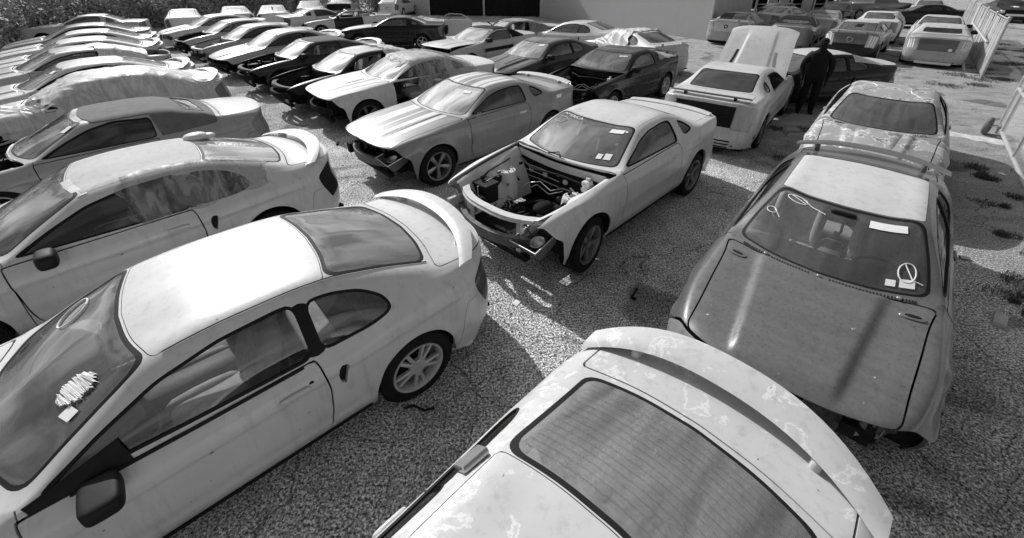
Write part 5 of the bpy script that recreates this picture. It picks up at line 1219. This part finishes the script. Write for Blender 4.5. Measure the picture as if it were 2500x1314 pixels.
# white hatchback far back
hb, SH = car('parked_car', 'sn', -8.95, 37.0, 1.42, white, 'small white hatchback seen from behind, farthest car left of the building', mirrors=(), rw='mid', tail=.08, wheelrow=True, skip=('roof', 'rear_window'))
m = MB(); vs = []
for i in range(13):
    y = -.60+1.2*i/12; k = (y/.6)**2
    vs += [(.2-.05*k, y*.92, 1.30-.03*k), (-.6, y*.95, 1.40-.04*k), (-1.2, y*.97, 1.39-.04*k), (-1.55, y, 1.30-.04*k), (-2.15, y*1.15, 1.02-.02*k)]
m.add(vs, [(i*5+k, (i+1)*5+k, (i+1)*5+k+1, i*5+k+1) for i in range(12) for k in range(4)]); m.obj('hatch_roof', white, hb, 60)
m = MB(); vs = []
for i in range(9): y = -.46+.92*i/8; vs += [(-1.60, y, 1.295), (-2.06, y*1.1, 1.08)]
m.add(vs, [(i*2, i*2+2, i*2+3, i*2+1) for i in range(8)]); m.obj('hatch_glass', G('dark'), hb, 60)
for sd in (1, -1):
    m = MB(); m.add([(-.8, sd*.60, 1.36), (-1.55, sd*.63, 1.27), (-2.12, sd*.74, .99), (-1.0, sd*.80, .94)], [(0, 1, 2, 3)]); m.obj('hatch_side', white, hb, 0)
decal(hb, SH, 'number_plate', 22.2, 23.0, 7.4, 8.6, plain('grey plate', .4, .5), 1, .006)
# --- rows on the right
R1, SR = car('parked_car', 's1', 11.5, 23.4, .90, paint('dusty silver paint', .36, .45, .35), 'dusty silver coupe parked tail-out beside the corrugated wall', mirrors=(), rw='dark', sw='mid', tail=.3, spoiler='s1')
def badge(root, S, r=.07, dark=True):
    m = MB(); p, n = S.point(22.2, 8, .012, 1); T = Matrix.Translation(p) @ Matrix.Rotation(PI/2, 4, 'Z')
    m.tube([tuple(T @ Vector((r*math.cos(a), 0, r*math.sin(a)))) for a in np.linspace(0, 2*PI, 21)], .018, 6, caps=False); m.obj('round_badge', BLACK() if dark else CHROME(), root)
badge(R1, SR); decal(R1, SR, 'tail_panel', 21.4, 23.0, 6.2, 9.8, silver2, 1, .004, nv=12)
wrap((11.5, 23.4, 0), .90, 's1', 9.6, 14.6, 1.0, 'pale film covering the right side of the dusty silver coupe', see=.2, v=.55, off=.02, wr=.015, seed=15, side_only=6.5).scale = (1, -1, 1)
R2, SR2 = car('parked_car', 'snc', 13.5, 21.75, .90, paint('glossy grey paint', .24, .3, .2), 'grey convertible with dark folding roof, second car from the corrugated wall', mirrors=(), rw='hazy', top=.08, tail=.24)
R3, SR3 = car('parked_car', 's1', 14.75, 19.3, .80, paint('dark grey tail paint', .10, .35, .3), 'dark coupe with pale roof, bright barred lamps and three strokes on its glass', mirrors=(), rw='mid', tail=.5, spoiler='s1', mats={'roof': silver2, 'rear_bumper': black}, bmat=silver2)
badge(R3, SR3, .09, False)
for k in range(3): scribble(R3, SR3, 'marker_stroke', [(15.8+.2*k*0, 7.9+.25*k), (16.6, 7.8+.25*k), (16.7, 7.65+.25*k)], BLACK(), 1, .018, .01)
for sd in (1, -1):
    for k in range(3): decal(R3, SR3, 'lamp_bar', 21.45, 22.9, 3.7+.75*k, 4.1+.75*k, PAPER(), sd, .005)
R4, SR4 = car('parked_car', 's1c', 16.85, 17.95, .84, paint('clean silver paint', .34, .35, .2), 'silver convertible with pale cloth roof parked tail-out beside the slatted fence', mirrors=(-1,), rw='dark', top=.42, tail=.35, wheels='five')
for k in range(3): decal(R4, SR4, 'lamp_bar', 21.45, 22.7, 3.6+.7*k, 3.95+.7*k, PAPER(), 1, .005); decal(R4, SR4, 'lamp_bar', 21.45, 22.7, 3.6+.7*k, 3.95+.7*k, silver2, -1, .005)
decal(R4, SR4, 'tail_badge', 22.6, 22.9, 6.7, 7.1, PAPER(), -1, .006); decal(R4, SR4, 'tail_panel', 21.4, 23.0, 6.2, 9.8, dgrey, 1, .003, nv=12)
m = MB(); m.box(-2.42, -2.30, -.55, .45, .16, .24, c=.01); m.obj('loose_valance', silver2, R4)
R5, _ = car('parked_car', 's1', 19.4, 20.9, -2.32, white, 'white coupe facing the camera behind the silver convertible, black door mirrors', mirrors=(1,), ws='mid')
R6, _ = car('parked_car', 's1', 18.9, 23.7, .84, off, 'chalky white coupe with film over its side, behind the coupe with three strokes', mirrors=(), rw='mid')
wrap((18.9, 23.7, 0), .84, 's1', 10, 17, .8, 'pale film hanging down the right side of the chalky white coupe', see=.2, v=.6, off=.03, wr=.05, seed=17, side_only=6.3).scale = (1, -1, 1)
R7, _ = car('parked_car', 'snc', 16.9, 25.0, .86, silver, 'silver convertible with grey cloth roof, behind the grey convertible', mirrors=(-1,), rw='hazy', top=.22)
car('parked_car', 's1', 15.9, 27.1, .56, silver2, 'pale silver coupe near the lean-to, behind the dusty silver one', mirrors=(), rw='mid', sw='hazy', tail=.2)
car('parked_car', 's1', 20.6, 29.6, .9, blackd, 'black coupe in front of the lean-to with a pale pipe beside it', mirrors=(), rw='dark')
car('parked_car', 'sn', 17.9, 31.0, .7, dgrey, 'dark coupe half hidden under the lean-to posts', mirrors=())
car('parked_car', 's1', 25.4, 28.9, 2.6, black, 'black coupe standing side-on between the pickup and the slatted fence', mirrors=(), sw='dark')
R12, SR12 = car('parked_car', 's1', 29.5, 33.2, -2.2, white, 'white coupe with black hood stripes at the far end of the fence', mirrors=(), ws='mid', head=.05)
for v in (6.6, 7.4, 8.4, 9.2): decal(R12, SR12, 'hood_stripe', 4.3, 8.0, v, v+.3, BLACK(), 1, .004, nu=10)
R13, SR13 = car('parked_car', 's1', 35.2, 33.2, -2.15, black, 'black coupe with a pale star on its hood, at the top right corner', mirrors=(), ws='dark', head=.4)
m = MB(); vs = []
for k in range(10): a = PI*k/5; q = .30 if k % 2 == 0 else .13; vs.append(SR13.point(6.3+q*2.6*math.cos(a), 8-q*3.2*abs(math.sin(a)), .012, 1 if math.sin(a) >= 0 else -1)[0])
vs.append(SR13.point(6.3, 8, .012, 1)[0]); m.add(vs, [(k, (k+1) % 10, 10) for k in range(10)]); m.obj('star_emblem', PAPER(), R13, 0)
m = MB(); m.box(2.28, 2.31, -.5, .5, .42, .55); m.obj('pale_intake', PAPER(), R13)
K_, SK = car('parked_car', 'sn', 7.75, 11.75, 3.27, blackd, 'black coupe with pale dusty roof and deck, side-on behind the weathered grey coupe', mirrors=(), z=-.03, rw='mid', sw='dark', wheels='five', rims=DALLOY(), mats={'roof': silver2, 'trunk_lid': silver2, 'taillight': grey, 'rear_bumper': dgrey}, skip=NOSE+('hood',), bay=(bayd, False, True))
decal(K_, SK, 'pillar_dust', 14.9, 18.4, 5.1, 6.0, silver2, 1, .004, nu=14)
# pickup truck
pk = empty('pickup_truck', (26.3, 34.6, 0), .25); tag(pk, 'dark crew-cab pickup truck side-on beyond the rows, top right', 'pickup truck')
m = MB(); prof = [(2.9, .55), (2.9, 1.05), (1.5, 1.15), (1.0, 1.75), (-.6, 1.78), (-.75, 1.15), (-2.8, 1.15), (-2.8, .55)]
vs = [(x, s*.98 if z < 1.2 else s*.75, z) for s in (-1, 1) for x, z in prof]; m.add(vs, [tuple(range(8)), tuple(range(15, 7, -1))]+[(i, i+8, (i+1) % 8+8, (i+1) % 8) for i in range(8)]); pkm = paint('dull dark truck paint', .07, .4, .3); m.obj('body_shell', pkm, pk, 0)
for sd in (-1, 1):
    for x0, x1 in ((.25, 1.05), (-.6, .15)):
        m = MB(); m.add([(x0, sd*.95, 1.2), (x1, sd*.95, 1.2), (x1-.2, sd*.80, 1.66), (x0+.05, sd*.80, 1.68)], [(0, 1, 2, 3)]); m.obj('side_window', G('dark'), pk, 0)
    for x in (1.9, -1.85):
        ty, rim, hub = wheel_meshes('five'); o = mk('wheel', rim, pk, (x, sd*.9, .38)); o.scale = (1.15, 1, 1.15); mk('tyre', ty, o); o.rotation_euler = (0, 0, 0 if sd > 0 else PI)
    m = MB(); m.box(-2.75, -.8, sd*.97, sd*1.0, 1.13, 1.19, c=.01); m.obj('bed_rail', CHROME() if sd < 0 else BLACK(), pk)
m = MB(); m.box(-2.84, -2.80, -.9, -.70, .8, 1.1); m.obj('taillight', paint('lamp lens 0.50', .5, .25, .1), pk)

# --- scrap between the black coupe and the bay
def scrap(kind, x, y, rz, label, seed):
    rr = random.Random(seed)
    if kind == 'door':
        S, pr = proto('s1'); r = empty('car_door', (x, y, .05), rz); mk('door_skin', pr['door', 1][0], r, (0, -.9, 0), silver2); 
        m = MB(); m.tube([(.6, -.08, 1.0), (.42, -.1, 1.1), (.1, -.18, 1.26), (-.5, -.22, 1.31), (-.72, -.2, 1.25), (-.74, -.06, 1.0), (.6, -.08, 1.0)], .022, 6); m.obj('window_frame', silver2, r); tag(r, label, 'car door'); return
    m = MB(); p = Vector((0, 0, .1))
    for _ in range(10):
        a = Vector((rr.uniform(-1, 1), rr.uniform(-.5, .5), rr.uniform(.05, .5))); b = a+Vector((rr.uniform(-.9, .9), rr.uniform(-.3, .3), rr.uniform(-.3, .4))); b.z = max(.04, b.z); m.tube([a, (a+b)/2+Vector((0, 0, .08)), b], rr.uniform(.015, .045), 6, mi=rr.randrange(3))
    for _ in range(6):
        c = (rr.uniform(-.9, .9), rr.uniform(-.5, .5), rr.uniform(.1, .4)); m.blob(c, (rr.uniform(.1, .3), rr.uniform(.08, .2), rr.uniform(.04, .15)), (.6, .6), (10, 6), mi=rr.randrange(3))
    o = m.obj('scrap_heap', [silver2, DARK(), CHROME()], None); o.location = (x, y, 0); o.rotation_euler = (0, 0, rz); tag(o, label, 'scrap heap', kind='stuff')
scrap('door', -2.6, 22.6, .4, 'upright silver car door with an empty window frame, right of the glossy black coupe', 1)
scrap('heap', -1.9, 24.0, .3, 'heap of bars and brackets behind the upright car door', 2)
scrap('heap', -.2, 23.6, -.4, 'scrap heap right of the upright car door, below the black bay', 3)
scrap('heap', -6.9, 30.2, .2, 'scrap heap with a pale tube at the foot of the corrugated wall', 4)
scrap('heap', -3.9, 26.6, .9, 'scrap heap behind the roof of the glossy black coupe', 5)
scrap('heap', 1.4, 24.4, .9, 'scrap heap nearest the corner of the grey wall', 6)

# --- person in black clothes
def person(x, y, yaw, label):
    root = empty('person', (x, y, 0), yaw); tag(root, label, 'person')
    V = [((0, 0, .95), .20), ((0, 0, 1.15), .19), ((0, 0, 1.34), .20), ((0, 0, 1.47), .13), ((.01, 0, 1.55), .06), ((.02, 0, 1.64), .092), ((.02, 0, 1.74), .085)]
    Ed = [(i, i+1) for i in range(6)]
    for sd in (1, -1):
        o = len(V); V += [((.0, sd*.18, 1.42), .095), ((.0, sd*.26, 1.30), .085), ((-.02, sd*.30, 1.12), .072), ((.06, sd*.25, .90), .036), ((.08, sd*.245, .82), .034)]
        Ed += [(2, o), (o, o+1), (o+1, o+2), (o+2, o+3), (o+3, o+4)]
        o = len(V); V += [((.0, sd*.10, .88), .13), ((.01, sd*.12, .52), .10), ((-.01, sd*.13, .12), .075), ((.0, sd*.13, .05), .05), ((.15, sd*.15, .035), .035)]
        Ed += [(0, o), (o, o+1), (o+1, o+2), (o+2, o+3), (o+3, o+4)]
    me = bpy.data.meshes.new('body'); me.from_pydata([v for v, _ in V], Ed, []); me.update(); o = mk('body', me, root)
    md = o.modifiers.new('skin', 'SKIN'); sk = me.skin_vertices
    if not sk: me.attributes.new('', 'FLOAT', 'POINT') if False else None
    for i, (_, r) in enumerate(V):
        if len(me.skin_vertices): me.skin_vertices[0].data[i].radius = (r, r*1.12 if i < 4 else r)
    ss = o.modifiers.new('sub', 'SUBSURF'); ss.levels = 2; ss.render_levels = 2
    me.materials.append(plain('black clothing', .009, .9, var=.3))
    dg = bpy.context.evaluated_depsgraph_get(); ev = bpy.data.meshes.new_from_object(o.evaluated_get(dg)); o.modifiers.clear(); o.data = ev
    for sd in (1, -1):                                    # hands with five fingers
        h = MB(); bx, by, bz = .08, sd*.245, .81
        h.blob((bx, by, bz-.04), (.036, .016, .05), (.7, .7), (10, 8))
        for k, L in enumerate((.062, .070, .066, .052)): h.tube([(bx-.026+.017*k, by, bz-.07), (bx-.026+.017*k+.004, by-.006*sd, bz-.07-L*.55), (bx-.024+.017*k, by-.016*sd, bz-.07-L)], [.0085, .008, .006], 6)
        h.tube([(bx+.03, by, bz-.02), (bx+.05, by-.01*sd, bz-.05), (bx+.052, by-.018*sd, bz-.08)], [.011, .009, .007], 6); h.obj('hand', plain('dark gloves', .008, .9), root)
    m = MB(); m.blob((.0, 0, 1.715), (.105, .092, .085), (.9, .9)); m.blob((.08, 0, 1.70), (.07, .06, .012)); m.obj('cap', plain('black cap cloth', .007, .9), root)
    f = MB()
    f.blob((.112, 0, 1.635), (.014, .011, .02)); f.blob((.10, 0, 1.602), (.012, .022, .006))
    for sd in (1, -1): f.blob((.103, sd*.03, 1.655), (.009, .013, .008)); f.blob((.01, sd*.095, 1.64), (.02, .009, .028))
    f.obj('face_features', plain('shaded skin', .02, .8), root)
person(7.30, 10.55, -2.0, 'person in black clothes and cap standing beside the propped-open hood')
